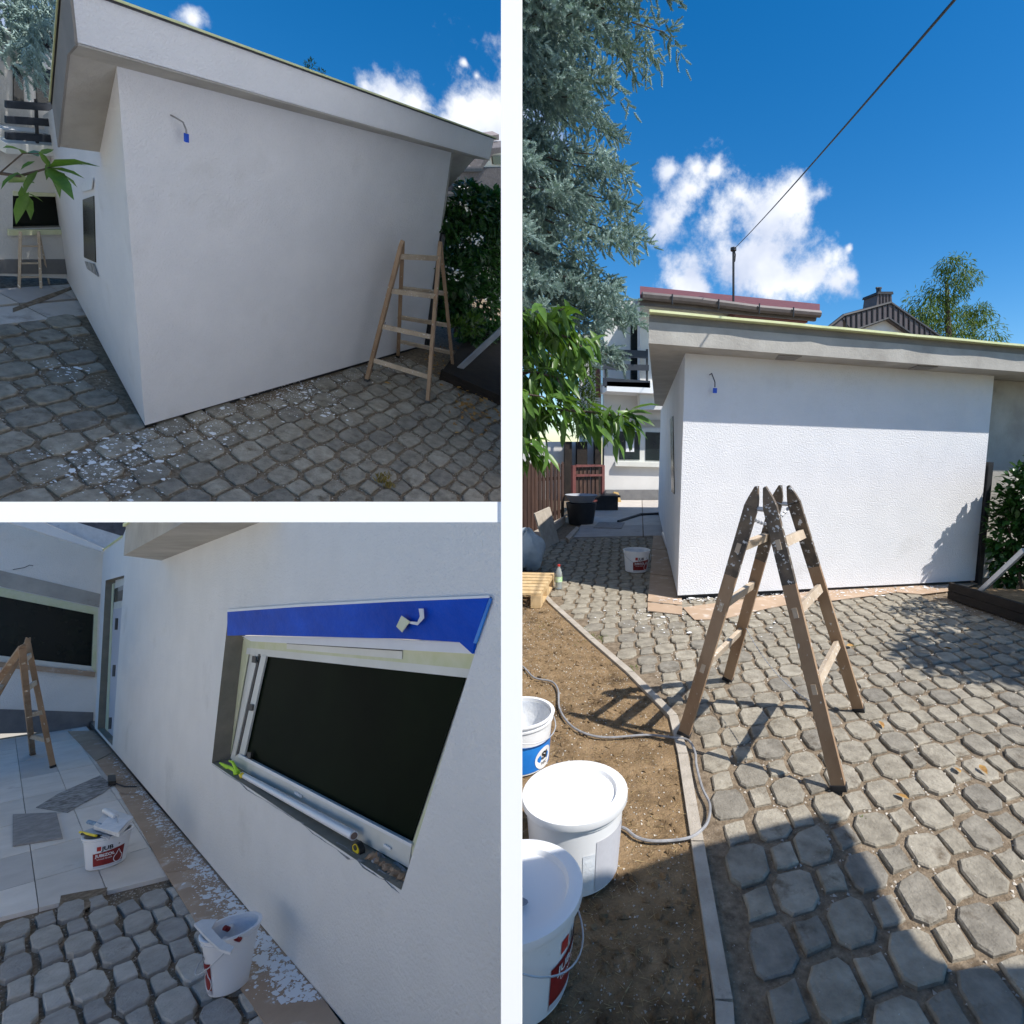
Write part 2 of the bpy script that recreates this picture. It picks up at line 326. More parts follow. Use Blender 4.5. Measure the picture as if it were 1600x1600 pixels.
# ------------------------------------------------------------------ reusable builders
def text_part(parent, string, size, mat, place, name='lettering', bold=0, squash=1.0):
    """raised print: place(x, y) -> 3-D point in the parent's own frame"""
    cu = bpy.data.curves.new('t', 'FONT'); cu.body = string; cu.size = size; cu.align_x = 'CENTER'; cu.offset = bold; cu.resolution_u = 3
    ob = bpy.data.objects.new('t', cu); me = bpy.data.meshes.new_from_object(ob); bpy.data.objects.remove(ob)
    for v in me.vertices: v.co = Vector(tuple(place(v.co.x*squash, v.co.y)))
    me.materials.clear(); me.materials.append(mat); me.name = name
    o = bpy.data.objects.new(name, me); COL.objects.link(o); o.parent = parent; return o
def bucket(k, base, r0, r1, h, face, label, design=None, lid=False, mat=None, tilt=None, group='white paint buckets', liner=True, handle=1.0):
    """open tapered pail; face = angle (panel frame) towards which the print looks"""
    mat = mat or plastic_w
    b = thing(k, 'paint_bucket', label, 'bucket', base, face, group)
    if tilt is not None: b.matrix_world = b.matrix_world @ tilt
    rz = lambda z: r0+(r1-r0)*z/h
    t = .006; m = MB().lathe([(0,.004),(r0-.01,.0),(r0,.008),(rz(h*.86),h*.86),(rz(h*.86)+.006,h*.865),(rz(h*.9)+.006,h*.90),(rz(h*.9)+.001,h*.905),(r1,h-.012),(r1+.010,h-.010),(r1+.011,h-.002),(r1+.006,h),(r1-t,h-.002),(rz(.02)-t,.02),(0,.018)], 48)
    part(b, 'bucket_body', m, mat, True, True)
    if lid:
        part(b, 'lid', MB().lathe([(0,h-.012),(r1-.035,h-.012),(r1-.028,h+.004),(r1+.004,h+.006),(r1+.013,h+.002),(r1+.014,h-.022),(r1+.012,h-.026),(r1+.0115,h-.026)], 48), mat, True, True)
    elif liner:
        part(b, 'paint_residue', MB().lathe([(0,h*.35),(rz(h*.35)-t-.004,h*.36),(rz(h*.9)-t-.002,h*.93),(rz(h*.9)-t-.001,h*.93)], 40), plastic_in, True, True)
    if handle:
        pts = [A((r1+.016)*math.cos(f-math.pi/2), (r1+.016)*math.sin(f-math.pi/2), h*.88-.45*h*handle*math.sin(f)) for f in np.linspace(0, math.pi, 24)]
        part(b, 'handle', MB().tube(pts, .0028, 6), steel, True, True)
    def patch(a0, a1, z0, z1, m_, name, off=.0018, wav=None):
        mb = MB(); N = 18
        for i in range(N+1):
            a = a0+(a1-a0)*i/N; zt = z1+(wav(i/N) if wav else 0)
            mb.v += [((rz(z0)+off)*math.cos(a), (rz(z0)+off)*math.sin(a), z0), ((rz(zt)+off)*math.cos(a), (rz(zt)+off)*math.sin(a), zt)]
        for i in range(N): mb.f.append((2*i, 2*i+2, 2*i+3, 2*i+1)); mb.m.append(0)
        return part(b, name, mb, m_, True, True)
    def wrap(a_c, z_c, off=.004):
        return lambda x, y: ((rz(z_c+y)+off)*math.cos(a_c+x/rz(z_c)), (rz(z_c+y)+off)*math.sin(a_c+x/rz(z_c)), z_c+y)
    if design == 'red':
        l = patch(-.75, .75, h*.10, h*.52, red_lab, 'label_band', wav=lambda s: .05*h*s*1.6)
        patch(-.75, .75, h*.07, h*.14, grey_lab, 'label_strip', .0026)
        patch(-.55, -.36, h*.60, h*.73, red_m, 'logo_square', .002)
        text_part(b, 'JUB', h*.17, black_m, wrap(-.08, h*.60), bold=.0012)
        text_part(b, 'JUBIZOL', h*.12, tape_white, wrap(-.18, h*.41), bold=.001)
        text_part(b, 'Unixil finish', h*.075, tape_white, wrap(-.2, h*.32))
        dm = MB(); a_c, zc, rr = .45, h*.26, h*.13
        ring = [(a_c+rr*math.sin(t_)/r1, zc-rr*math.cos(t_)+(0 if abs(t_-math.pi) > .5 else rr*.9*(1-abs(t_-math.pi)/.5))) for t_ in np.linspace(0, 2*math.pi, 25)]
        dm.tube([((rz(z)+.003)*math.cos(a), (rz(z)+.003)*math.sin(a), z) for a, z in ring], .0022, 5)
        part(b, 'drop_emblem', dm, tape_white, True, True)
        text_part(b, 'e', h*.1, black_m, wrap(.42, h*.66), name='emblem')
    if design == 'blue':
        patch(-1.5, 1.5, h*.06, h*.66, blue_lab, 'label_band', wav=lambda s: -.1*h*math.sin(s*3.1))
        dm = MB(); dm.lathe([(0,.001),(.058,.001)], 28); V = []
        f = wrap(.0, h*.26, .0035); dm.v = [f(x, y) for x, y, _ in dm.v]; part(b, 'round_badge', dm, plastic_w, True, True)
        text_part(b, 'SI', h*.2, black_m, wrap(0, h*.25, .006), bold=.002); text_part(b, 'NIC', h*.09, black_m, wrap(0, h*.14, .006))
    if design == 'plain':
        patch(-.62, .28, h*.05, h*.70, grey_lab, 'paper_label')
        patch(-.9, -.64, h*.10, h*.56, plastic_in, 'paper_label', .0016)
        text_part(b, 'SV', h*.17, black_m, wrap(.58, h*.50), bold=.001); text_part(b, 'ax', h*.09, black_m, wrap(.6, h*.38))
    return b
def octagon(ux, uy, c, big, jit=.042):
    """corner cut (big) or square paver outline in the basis ux, uy"""
    if big:
        a, b = .515, .305; q = [(-b,-a),(b,-a),(a,-b),(a,b),(b,a),(-b,a),(-a,b),(-a,-b)]
    else:
        a = .325; q = [(-a,-a),(0,-a*1.02),(a,-a),(a*1.02,0),(a,a),(0,a*1.02),(-a,a),(-a*1.02,0)]
    return [ux*(x+random.uniform(-jit, jit))+uy*(y+random.uniform(-jit, jit)) for x, y in q]
def paver_mesh(ux, uy, big, th=.03, mat=None):
    o = octagon(ux, uy, None, big); n = len(o); mb = MB(); e = .022*np.linalg.norm(ux-uy)/1.4*1.6
    ins = [p*(1-e/np.linalg.norm(p)) for p in o]
    vs = [(p[0], p[1], -.03) for p in o]+[(p[0], p[1], th-.007) for p in o]+[(p[0], p[1], th+random.uniform(-.001, .001)) for p in ins]+[(0, 0, th+.001)]
    fs = [(i, (i+1)%n, n+(i+1)%n, n+i) for i in range(n)]+[(n+i, n+(i+1)%n, 2*n+(i+1)%n, 2*n+i) for i in range(n)]+[(2*n+i, 2*n+(i+1)%n, 3*n) for i in range(n)]
    mb.add(vs, fs); return mesh_of('paver', mb, mat or paver_m, False)
def in_frame(k, p):
    R, t = FR[k]; q = R@np.asarray(p, float)+t
    if q[2] < .1: return None
    return FPX*q[0]/q[2]+PPX, FPX*q[1]/q[2]+PPY, q[2]
BOX = {1: (0, 0, 794, 794), 2: (0, 806, 794, 1600), 3: (806, 0, 1600, 1600)}
def seen(k, p, m=40):
    q = in_frame(k, p); b = BOX[k]
    return q is not None and b[0]-m < q[0] < b[2]+m and b[1]-m < q[1] < b[3]+m
def lay_pavers(k, parent, o, u, v, ok, z=-.03, limit=300, mat=None):
    mat = mat or paver_m
    ms = {}
    for big in (0, 1): ms[big] = [paver_mesh(u, v, big, mat=mat) for _ in range(7)]
    cells = []
    for i in range(-45, 46):
        for j in range(-45, 46):
            c = o+u*i+v*j
            if not ok(c): continue
            q = in_frame(k, c)
            if q is None: continue
            vis = seen(k, c, 60); near = seen(k, c, 420)
            if not near: continue
            cells.append((0 if vis else 1, q[2]-(.7 if (i+j) % 2 == 0 else 0), c, (i+j) % 2 == 0))
    cells.sort(key=lambda c: (c[0], c[1])); rest = MB(); n = 0
    for vis, d, c, big in cells:
        me = random.choice(ms[big]); a = random.uniform(-.05, .05); dz = random.uniform(-.004, .004); sc = random.uniform(.95, 1.04)
        if n < limit and vis == 0:
            ob = bpy.data.objects.new('paver', me); COL.objects.link(ob); ob.parent = parent
            ob.location = Vector(c-BASE[parent.name])+Vector((random.uniform(-.006, .006), random.uniform(-.006, .006), z+dz)); ob.rotation_euler = (random.uniform(-.02, .02), random.uniform(-.02, .02), a); ob.scale = (sc, sc, 1); n += 1
        else:
            mt = Matrix.Translation(Vector(c)+Vector((0, 0, z+dz))) @ Matrix.Rotation(a, 4, 'Z')
            rest.add([mt @ w.co for w in me.vertices], [tuple(p.vertices) for p in me.polygons])
    if rest.v: part(parent, 'far_pavers', rest, mat, kind='stuff')
def splats(k, name, pts, sizes, mat, label, z=.004, cat='paint splatter', asp=1.0):
    V = []; F = []; sizes = [min(.035, q*.42*math.exp(random.gauss(0,.65))) for q in sizes]
    for p, s in zip(pts, sizes):
        n = 6; a0 = random.random()*6; o = len(V); st = random.uniform(.5, 1); an = random.random()*3.14
        V.append(tuple(A(*p)+A(0,0,z+.001)))
        for i in range(n):
            a = a0+i*2*math.pi/n; r = s*random.uniform(.55, 1.15); x, y = r*math.cos(a), r*st*math.sin(a)
            V.append((p[0]+(x*math.cos(an)-y*math.sin(an))*asp, p[1]+x*math.sin(an)+y*math.cos(an), p[2]+z))
        F += [(o, o+1+i, o+1+(i+1) % n) for i in range(n)]
    me = npmesh(name, V, F, mat); ob = bpy.data.objects.new(name, me); COL.objects.link(ob); ob.matrix_world = MW[k]; KOF[ob.name] = k
    return tag(ob, label, cat, None, 'stuff')
def grit(k, label, region, N, smin, smax, z=0, mat=None, name='loose_gravel'):
    tv = np.array([(1,0,0),(-.5,.8,0),(-.5,-.7,0),(0,0,.8)], float); tf = np.array([(0,1,3),(1,2,3),(2,0,3)])
    P_ = []
    while len(P_) < N:
        p = region()
        if p is not None: P_.append(p)
    P_ = np.array(P_); P_[:, 2] += z
    d = rng.normal(0, 1, (N, 3)); d[:, 2] *= .3
    V, F = scatter(tv, tf, P_, frames_from(d), rng.uniform(smin, smax, N)**1.0)
    ob = bpy.data.objects.new(name, npmesh(name, V, F, mat or chip_m)); COL.objects.link(ob); ob.matrix_world = MW[k]; KOF[ob.name] = k
    return tag(ob, label, 'gravel', None, 'stuff')
def px_region(k, poly, z=0):
    """random ground point whose sight line falls in a polygon, even over the picture"""
    xs = [p[0] for p in poly]; ys = [p[1] for p in poly]
    def inside(x, y):
        c = False; n = len(poly)
        for i in range(n):
            x0, y0 = poly[i]; x1, y1 = poly[(i+1) % n]
            if (y0 > y) != (y1 > y) and x < (x1-x0)*(y-y0)/(y1-y0)+x0: c = not c
        return c
    def f():
        x, y = random.uniform(min(xs), max(xs)), random.uniform(min(ys), max(ys))
        return G(k, x, y, z) if inside(x, y) else None
    return f
def leafy(k, name, label, cat, clumps, n, size, mat, droop=.3, width=1.0, group=None, stems=None, kind=None, partname='foliage', stem_r=.006):
    """clumps: (centre, radius vector); leaves fill the shells and point outwards"""
    base = np.mean([c for c, r in clumps], axis=0); base = A(base[0], base[1], 0)
    t = thing(k, name, label, cat, base, 0, group, kind)
    P_ = []; D = []; w = np.array([r[0]*r[1]*r[2] for c, r in clumps])**.5; w /= w.sum()
    for (c, r), q in zip(clumps, w):
        m = max(4, int(n*q)); d = rng.normal(0, 1, (m, 3)); d /= np.linalg.norm(d, axis=1)[:, None]
        rad = rng.uniform(.45, 1.05, m)[:, None]; P_.append(np.asarray(c)+d*rad*np.asarray(r)-base); e = d+rng.normal(0, .55, (m, 3)); e[:, 2] -= droop; D.append(e)
    P_ = np.concatenate(P_); D = np.concatenate(D)
    ob = bpy.data.objects.new(partname, leaf_mesh(partname, P_, D, rng.uniform(.7, 1.15, len(P_))*size, mat, width)); COL.objects.link(ob); ob.parent = t
    if stems:
        mb = MB()
        for s in stems: mb.tube(s, [stem_r*(1-.6*i/(len(s)-1)) for i in range(len(s))], 6)
        part(t, 'stem', mb, bark, True)
    return t
def ladder(k, FA, FA2, TA, TA2, FB, FB2, TB, TB2, rA, rB, label, w=.075, th=.028, rung=(.05,.024), dark=.0, tip=.09):
    """folding wooden ladder: section A (feet FA, FA2; tops TA, TA2) and section B"""
    t = thing(k, 'step_ladder', label, 'ladder', (FA+FA2+FB+FB2)/4)
    for (f, tp, g, tq) in ((FA, TA, FA2, TA2), (FB, TB, FB2, TB2)):
        side = unit(g-f)
        for a, b in ((f, tp), (g, tq)):
            d = unit(b-a); top = b+d*tip; mb = MB(); c = np.cross(d, side); c = unit(c)
            mid = a+(b-a)*(1-dark)
            mb.beam(a, mid, th, w, side, 0)
            if dark: mb.beam(mid, b, th*1.01, w*1.01, side, 1)
            # rounded head
            hw = w/2; prof = [(-hw, 0), (hw, 0), (hw*.72, tip*.45), (hw*.28, tip*1.0), (-hw*.1, tip*1.05), (-hw*.72, tip*.45)]
            mb.prism([b+c*x+d*y-side*th/2 for x, y in prof], side*th, 1 if dark else 0)
            part(t, 'rail', mb, [wood, wood_painted])
            part(t, 'foot', MB().beam(a, a+d*.03, th*1.25, w*1.1, side), metal_dk)
        for s in (rA if f is FA else rB):
            p, q = f+(tp-f)*s, g+(tq-g)*s; e = unit(q-p); nrm = unit(np.cross(e, unit(tp-f)))
            part(t, 'rung', MB().beam(p-e*.02, q+e*.02, rung[1], rung[0], nrm), wood_rung)
    for a, b in ((TA, TB), (TA2, TB2)):
        part(t, 'hinge', MB().tube([a-unit(a-b+A(1e-5,0,0))*.0+A(0,0,-.01), b+A(0,0,-.012)], .012, 6), steel, True)
    return t
def chain(k, parent, p, q, sag, n=40, r=.006, mat=None):
    mb = MB()
    for i in range(n):
        s0, s1 = i/n, (i+.8)/n
        f = lambda s: p+(q-p)*s-A(0,0,sag*4*s*(1-s))
        mb.tube([f(s0), f(s1)], r if i % 2 else r*.5, 5)
    return part(parent, 'chain', mb, mat or steel)
# spruce shoot: a stem with needles pointing forward all round
def shoot_template(n=40):
    V = []; F = []
    for i in range(n):
        a = i*2.4; s = .06+.94*i/n; L_ = .19*(1.2-.45*s); r = A(math.cos(a), 0, math.sin(a)); b = A(0, s*.9, 0); e = b+r*L_*.75+A(0, L_*.75, 0); w = np.cross(r, A(0,1,0))*.045
        o = len(V); V += [b-w, b+w, e]; F.append((o, o+1, o+2))
    o = len(V); V += [A(.02,0,0), A(-.02,0,.02), A(0,0,-.02), A(0,1,0)]; F += [(o, o+1, o+3), (o+1, o+2, o+3), (o+2, o, o+3)]
    return np.array(V), np.array(F)
SH_V, SH_F = shoot_template()
def spruce_shoots(starts, dirs, lens, name, mat=None):
    V, F = scatter(SH_V, SH_F, starts, frames_from(np.asarray(dirs)), np.asarray(lens)); return npmesh(name, V, F, mat or spruce_m)

# ================================================================== VIEW 3 : sunlit yard (right)
k = 3
g = ground_at(3)
LW, HW = 4.0, 2.6                                  # gable wall length and height
sd = unit(A(.267, .963, 0))                        # direction of the side wall
u3, v3 = A(.160, .016, 0), A(-.042, -.178, 0)
o3 = A(-.849, -3.822, 0)
KERB = [g(*p) for p in ((1135,1640),(1131,1568),(1067,1180),(1052,1120),(985,1052),(925,1000),(861,942),(846,925))]
def kerb_x(y):
    ys = [p[1] for p in KERB]; xs = [p[0] for p in KERB]; return float(np.interp(y, ys, xs))
yard = struct(k, 'ground', MB().box((-9, -9, -.2), (26, 26, -.017)), joint_m, 'gritty bed of brown earth and fine gravel under the cobbles')
soil = MB(); N = 46; ys = np.linspace(-8, 1.5, N)
for i in range(N-1):
    y0, y1 = ys[i], ys[i+1]; x0, x1 = kerb_x(y0)-.03, kerb_x(y1)-.03
    soil.add([(-8, y0, -.006), (x0, y0, -.006), (x1, y1, -.006), (-8, y1, -.006), (-8, y0, -.06), (x0, y0, -.06), (x1, y1, -.06), (-8, y1, -.06)], [(0,1,2,3), (1,5,6,2)])
struct(k, 'soil', soil, dirt_m, 'dry brown soil with wood crumbs and thin grass left of the kerb')
kr = thing(k, 'kerb', 'narrow pale concrete kerb between the soil bed and the sunlit cobbles', 'kerb', KERB[2])
for a, b in zip(KERB[:-1], KERB[1:]):
    L_ = np.linalg.norm(b-a); m = max(1, int(L_/.5))
    for i in range(m):
        p, q = a+(b-a)*i/m, a+(b-a)*(i+1)/m; d = unit(q-p); s = np.cross(d, A(0,0,1))
        part(kr, 'kerb_stone', MB().hexa([p+d*.003+s*.028-A(0,0,.05), q-d*.003+s*.028-A(0,0,.05), q-d*.003-s*.028-A(0,0,.05), p+d*.003-s*.028-A(0,0,.05)], [p+d*.004+s*.026+A(0,0,.012), q-d*.004+s*.026+A(0,0,.012), q-d*.004-s*.026+A(0,0,.012), p+d*.004-s*.026+A(0,0,.012)]), kerb_m)
terr = struct(k, 'bounce_terrain', MB().box((-140,-140,-7.0), (140,140,-6.6)), M('bounce_terrain_tan', (.36,.32,.25), (.46,.41,.33), .15, .95), 'wide pale dry ground added far below the stands, out of view, to bounce sun up')  # added out of view; bounces warm sunlight up at the left views
def ok3(c):
    if c[1] > 4.15 or c[0] > 8: return False
    if c[0] < kerb_x(c[1])+.11: return False
    if c[1] > -.02 and c[0] > .27*c[1]-.05: return False
    if c[0] > 2.9 and c[1] > -1.9+.35*(c[0]-2.9): return False
    return True
pv = struct(k, 'pavement', MB().box((1.0,-1.2,-.034), (1.05,-1.15,-.031)), joint_m, 'cobbled yard of alternating octagon and square grey pavers in sun')
lay_pavers(k, pv, o3, u3, v3, ok3)
# ---- annex with the flat concrete roof
ann = thing(k, 'annex', 'white rendered annex with flat concrete roof, gable wall in full sun behind the ladder', 'building', (0,0,0))
E3 = sd*8.2
part(ann, 'wall', MB().prism([A(0,0,.045), A(LW,0,.045), A(LW+1.5,7.5,.045), E3+A(0,0,.045)], A(0,0,HW-.045)), stucco)
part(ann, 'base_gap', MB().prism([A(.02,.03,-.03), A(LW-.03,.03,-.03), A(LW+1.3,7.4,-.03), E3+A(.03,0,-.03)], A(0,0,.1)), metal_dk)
rf = [A(-.50,-.37,HW), A(6.2,-.37,HW), A(7.5,8,HW)]
rl = PL(3, 1023, 634, (0,0,1), HW); rf = rf[:3]+[rl+A(.6,0,0), rl]
top = MB().prism(rf, A(0,0,.195)); part(ann, 'roof_slab', top, concrete)
rf2 = [rf[0]+A(.004,.02,.195), rf[1]+A(0,.02,.195), rf[2]+A(0,0,.195), rf[3]+A(0,0,.195), rf[4]+A(.01,0,.195)]
part(ann, 'roof_shade_band', MB().prism(rf2, A(0,0,.07)), concrete_dark)  # shade under the flashing, put in as a darker strip
rf3 = [rf[0]+A(-.02,-.075,.267)]+[rf[0]+A(6.7*i/30,-.075+random.uniform(-.008,.008),.267) for i in range(1,30)]+[rf[1]+A(0,-.075,.267), rf[2]+A(0,0,.267), rf[3]+A(0,0,.267), rf[4]+A(-.02,0,.267)]
part(ann, 'roof_flashing', MB().prism(rf3, A(0,0,.022)), tape_yellow, label='flashing wrapped in yellow green masking tape')
sw = upright(3, (1068,945), (1045,795))
nS = unit(A(.963,-.267,0))
SP_ = lambda u, v: PL(3, u, v, nS, -.004)
part(ann, 'side_window', plate(lambda u, v: PL(3,u,v,nS,-.012), [(1047,655),(1051,650),(1053,772),(1049,768)], .01, k=3), black_in)
for z0, z1, x0 in ((HW-.03, HW-.01, .9), (HW-.035, HW-.012, 2.6)):
    part(ann, 'soffit_patch', MB().prism([A(x0,-.3,z1), A(x0+.25,-.33,z1), A(x0+.3,-.1,z1), A(x0+.1,-.05,z1)], A(0,0,.0095)), concrete_dark)
ret = MB().box((LW+.02, .25, 0), (LW+3.5, .45, HW-.004)); part(ann, 'return_wall', ret, concrete, label='bare grey side strip of wall beyond the corner')
wire = thing(k, 'cable_end', 'short bent cable with blue connector poking out of the sunlit gable wall', 'cable', W(3,1109,586))
p0 = W(3,1109,586); p1 = W(3,1113,598)-A(0,.07,0); p2 = W(3,1113,606)-A(0,.07,0)
part(wire, 'sheath', MB().tube([p0+A(0,.02,0), p0-A(0,.05,-.01), p1, p2], .006, 6), cable_black, True)
part(wire, 'white_core', MB().tube([p1, p2-A(0,0,.02)], .0045, 6), plastic_w, True)
part(wire, 'connector', MB().box(p2-A(.018,.012,.06), p2+A(.02,.012,-.01)), blue_bit)
# ---- tall house behind
YF = 11.3
wf = wall_at(3, YF)
hs_ = thing(k, 'main_house', 'taller pale house behind the annex with red roof, dark slatted balcony and white window', 'building', wf(1000,780))
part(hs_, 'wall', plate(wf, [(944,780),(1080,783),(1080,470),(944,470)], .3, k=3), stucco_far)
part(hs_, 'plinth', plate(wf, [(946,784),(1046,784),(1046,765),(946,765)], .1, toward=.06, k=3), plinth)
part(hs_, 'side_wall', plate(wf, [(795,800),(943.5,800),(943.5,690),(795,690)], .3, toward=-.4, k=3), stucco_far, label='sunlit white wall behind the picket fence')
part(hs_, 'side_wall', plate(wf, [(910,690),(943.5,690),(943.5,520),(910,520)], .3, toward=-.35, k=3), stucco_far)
for (a, b) in ((882,893),(901,917),(929,938)):
    part(hs_, 'wall_pier', plate(wf, [(a,800),(b,800),(b,690),(a,690)], .3, toward=.1, k=3), dark_wood)
wfr = [(962,722),(1041,724),(1041,671),(962,669)]
wnd = part(hs_, 'window', plate(wf, wfr, .2, toward=.03, k=3), frame_white)
for q in ([(967,718),(999,718),(999,675),(967,674)], [(1008,719),(1037,720),(1037,676),(1008,675)]):
    part(wnd, 'pane', plate(wf, q, .03, toward=.05, k=3), glass_dark)
part(wnd, 'reflection_plate', plate(wf, [(977,706),(990,706),(990,680),(977,680)], .01, toward=.07, k=3), plastic_w, label='pale reflection in the left pane, built as a plate')  # reflection in the left pane, put in as a white plate
part(wnd, 'sill', plate(wf, [(960,728),(1043,730),(1043,723),(960,721)], .3, toward=.16, k=3), frame_white)
part(hs_, 'lintel_band', plate(wf, [(985,668),(1043,668),(1043,656),(985,656)], .05, toward=.02, k=3), concrete)
# balcony
part(hs_, 'balcony_slab', plate(wf, [(938,616),(1024,620),(1024,604),(938,602)], 1.0, toward=1.0, k=3), tape_white)
wb = wall_at(3, YF-1.0)
for q in ([(941,556),(1012,560),(1012,548),(941,545)], [(941,577),(1014,579),(1014,570),(941,568)], [(942,603),(1016,606),(1016,595),(942,590)]):
    part(hs_, 'balcony_board', plate(wb, q, .05, k=3), balcony_m)
for x in (947, 1012): part(hs_, 'balcony_post', plate(wb, [(x-1.5,605),(x+1.5,605),(x+1.5,545),(x-1.5,545)], .04, toward=-.06, k=3), metal_dk)
part(hs_, 'balcony_door', plate(wf, [(985,602),(1006,602),(1006,500),(985,500)], .05, toward=.03, k=3), glass_dark)
part(hs_, 'downpipe', MB().tube([wf(933,622)-A(0,.2,0), wf(931,545)-A(0,.2,0), wf(930,500)-A(0,.2,0)], .07, 8), roof_red)
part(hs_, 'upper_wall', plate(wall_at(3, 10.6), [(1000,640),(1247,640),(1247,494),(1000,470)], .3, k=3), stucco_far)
part(hs_, 'grey_wall_band', plate(wall_at(3, 10.5), [(1080,484),(1247,510),(1247,497),(1080,478)], .1, k=3), concrete)
part(hs_, 'soffit', plate(wall_at(3, 9.9), [(1150,492),(1262,504),(1262,497),(1150,486)], .7, k=3), roof_red)
ev = wall_at(3, 9.6)
part(hs_, 'gutter', MB().tube([ev(1003,462), ev(1090,470), ev(1180,482), ev(1281,491)], .11, 8), metal_br, True)
part(hs_, 'fascia', plate(ev, [(1000,474),(1279,500),(1281,492),(1000,464)], .1, toward=-.14, k=3), metal_br)
r0 = [ev(1000,460), ev(1281,488), ev(1281,475), ev(1000,447)]; r0[2] = wall_at(3,13.5)(1281,475); r0[3] = wall_at(3,13.5)(1000,447)
part(hs_, 'roof', MB().prism(r0, A(0,.0,-.12)), roof_red)
for x in (1048, 1120, 1183, 1236): part(hs_, 'gutter_bracket', MB().tube([ev(x,466+(x-1003)*.105)-A(0,.14,.12), ev(x,460+(x-1003)*.105)-A(0,.14,-.05)], .022, 6), metal_dk)
# mast and overhead cable
wm = wall_at(3, 10.5); mast = thing(k, 'roof_mast', 'thin steel mast standing on the red roof, holding the overhead cable', 'mast', wm(1146,465))
part(mast, 'pole', MB().tube([wm(1146,475), wm(1146,388)], .035, 8), metal_dk, True)
part(mast, 'insulator', MB().tube([wm(1146,392), wm(1146,387)], .09, 8), metal_dk, True)
part(mast, 'cable_loop', MB().tube([wm(1147,390), wm(1149,398), wm(1148,408), wm(1146.5,410)], .02, 5), cable_black, True)
cpts = []; A0 = wm(1147,389); R_, t_ = FR[3]; c_ = -R_.T@t_; rr_ = R_.T@A((1500-PPX)/FPX, (-10-PPY)/FPX, 1); B0 = c_+rr_*3.2
for i in range(21):
    s = i/20; cpts.append(A0+(B0-A0)*s-A(0,0,.05*4*s*(1-s)))
solo(k, 'overhead_cable', MB().tube(cpts, .009, 6), cable_black, 'long black cable running from the roof mast across the blue sky', 'cable', smooth=True)
# ---- gabled neighbour
yn = 15.0; wn_ = wall_at(3, yn); nb = thing(k, 'gabled_house', 'neighbouring house gable clad in dark brown standing seam metal with chimney', 'building', wn_(1390,560))
part(nb, 'gable_wall', plate(wn_, [(1300,560),(1470,560),(1470,540),(1388,498),(1300,530)], .3, toward=-.25, k=3), stucco_far)
cl = [(1316,496),(1391,475),(1491,541),(1452,541),(1388,498),(1330,515)]
part(nb, 'barge_cladding', plate(wn_, cl, .35, k=3), metal_br)
part(nb, 'roof_edge', MB().tube([wn_(1289,516), wn_(1318,493), wn_(1391,473), wn_(1492,542)], .07, 6), metal_dk)
part(nb, 'side_roof', plate(wn_, [(1289,517),(1318,494),(1318,516),(1332,518)], .3, toward=-.04, k=3), metal_br)
part(nb, 'barge_edge', MB().tube([wn_(1332,517), wn_(1388,497), wn_(1453,542)], .06, 6), metal_dk)
for i in range(18):
    u = 1322+i*8.2
    vt = 495-(u-1318)*.284 if u < 1391 else 475+(u-1391)*.66
    vb = 516-(u-1330)*.30 if u < 1388 else 498+(u-1388)*.67
    if vt > 538: continue
    part(nb, 'standing_seam', MB().tube([wn_(u, vt+1)-A(0,.03,0), wn_(u, min(vb, 541)-1)-A(0,.03,0)], .03, 4), metal_dk)
ch = MB(); cb = [wn_(1369,480), wn_(1394,474), wn_(1393,459), wn_(1372,459)]
ch.prism(cb, A(0,.9,0)); part(nb, 'chimney', ch, metal_br)
for u in (1375,1380,1385,1390): part(nb, 'chimney_seam', MB().tube([wn_(u,475)-A(0,.03,0), wn_(u,460)-A(0,.03,0)], .02, 4), metal_dk)
part(nb, 'chimney_cap', MB().prism([wn_(1370,460)-A(0,.05,0), wn_(1395,460)-A(0,.05,0), wn_(1394,456)-A(0,.05,0), wn_(1371,456)-A(0,.05,0)], A(0,1,0)), metal_dk)
part(nb, 'chimney_cowl', MB().tube([wn_(1383,457)+A(0,.4,0), wn_(1383,446)+A(0,.4,0)], .11, 8).tube([wn_(1379,446)+A(0,.4,0), wn_(1387,446)+A(0,.4,0)], .05, 6), metal_dk)
# ---- birch
wt = wall_at(3, 17); cl = []
for (u, v, ru, rv) in ((1478,430,16,26),(1470,455,34,26),(1450,480,40,30),(1490,490,45,34),(1515,500,30,30),(1440,520,30,40),(1480,530,50,40),(1525,530,26,40),(1540,490,16,14),(1535,480,12,10),(1466,418,10,14),(1505,440,12,16),(1425,500,16,24),(1500,560,60,40)):
    c = wt(u, v); e = wt(u+ru, v); f = wt(u, v-rv); cl.append((c+A(0, random.uniform(-.8,.8), 0), (abs(e[0]-c[0]), .8, abs(f[2]-c[2]))))
bt = wt(1480, 560)
leafy(k, 'birch_tree', 'loose yellow green weeping tree rising behind the roof at far right', 'tree', cl, 7500, .26, birch_m, .9, .5, partname='crown', stem_r=.2,
  stems=[[wt(1480,620), wt(1482,520), wt(1479,440)]])
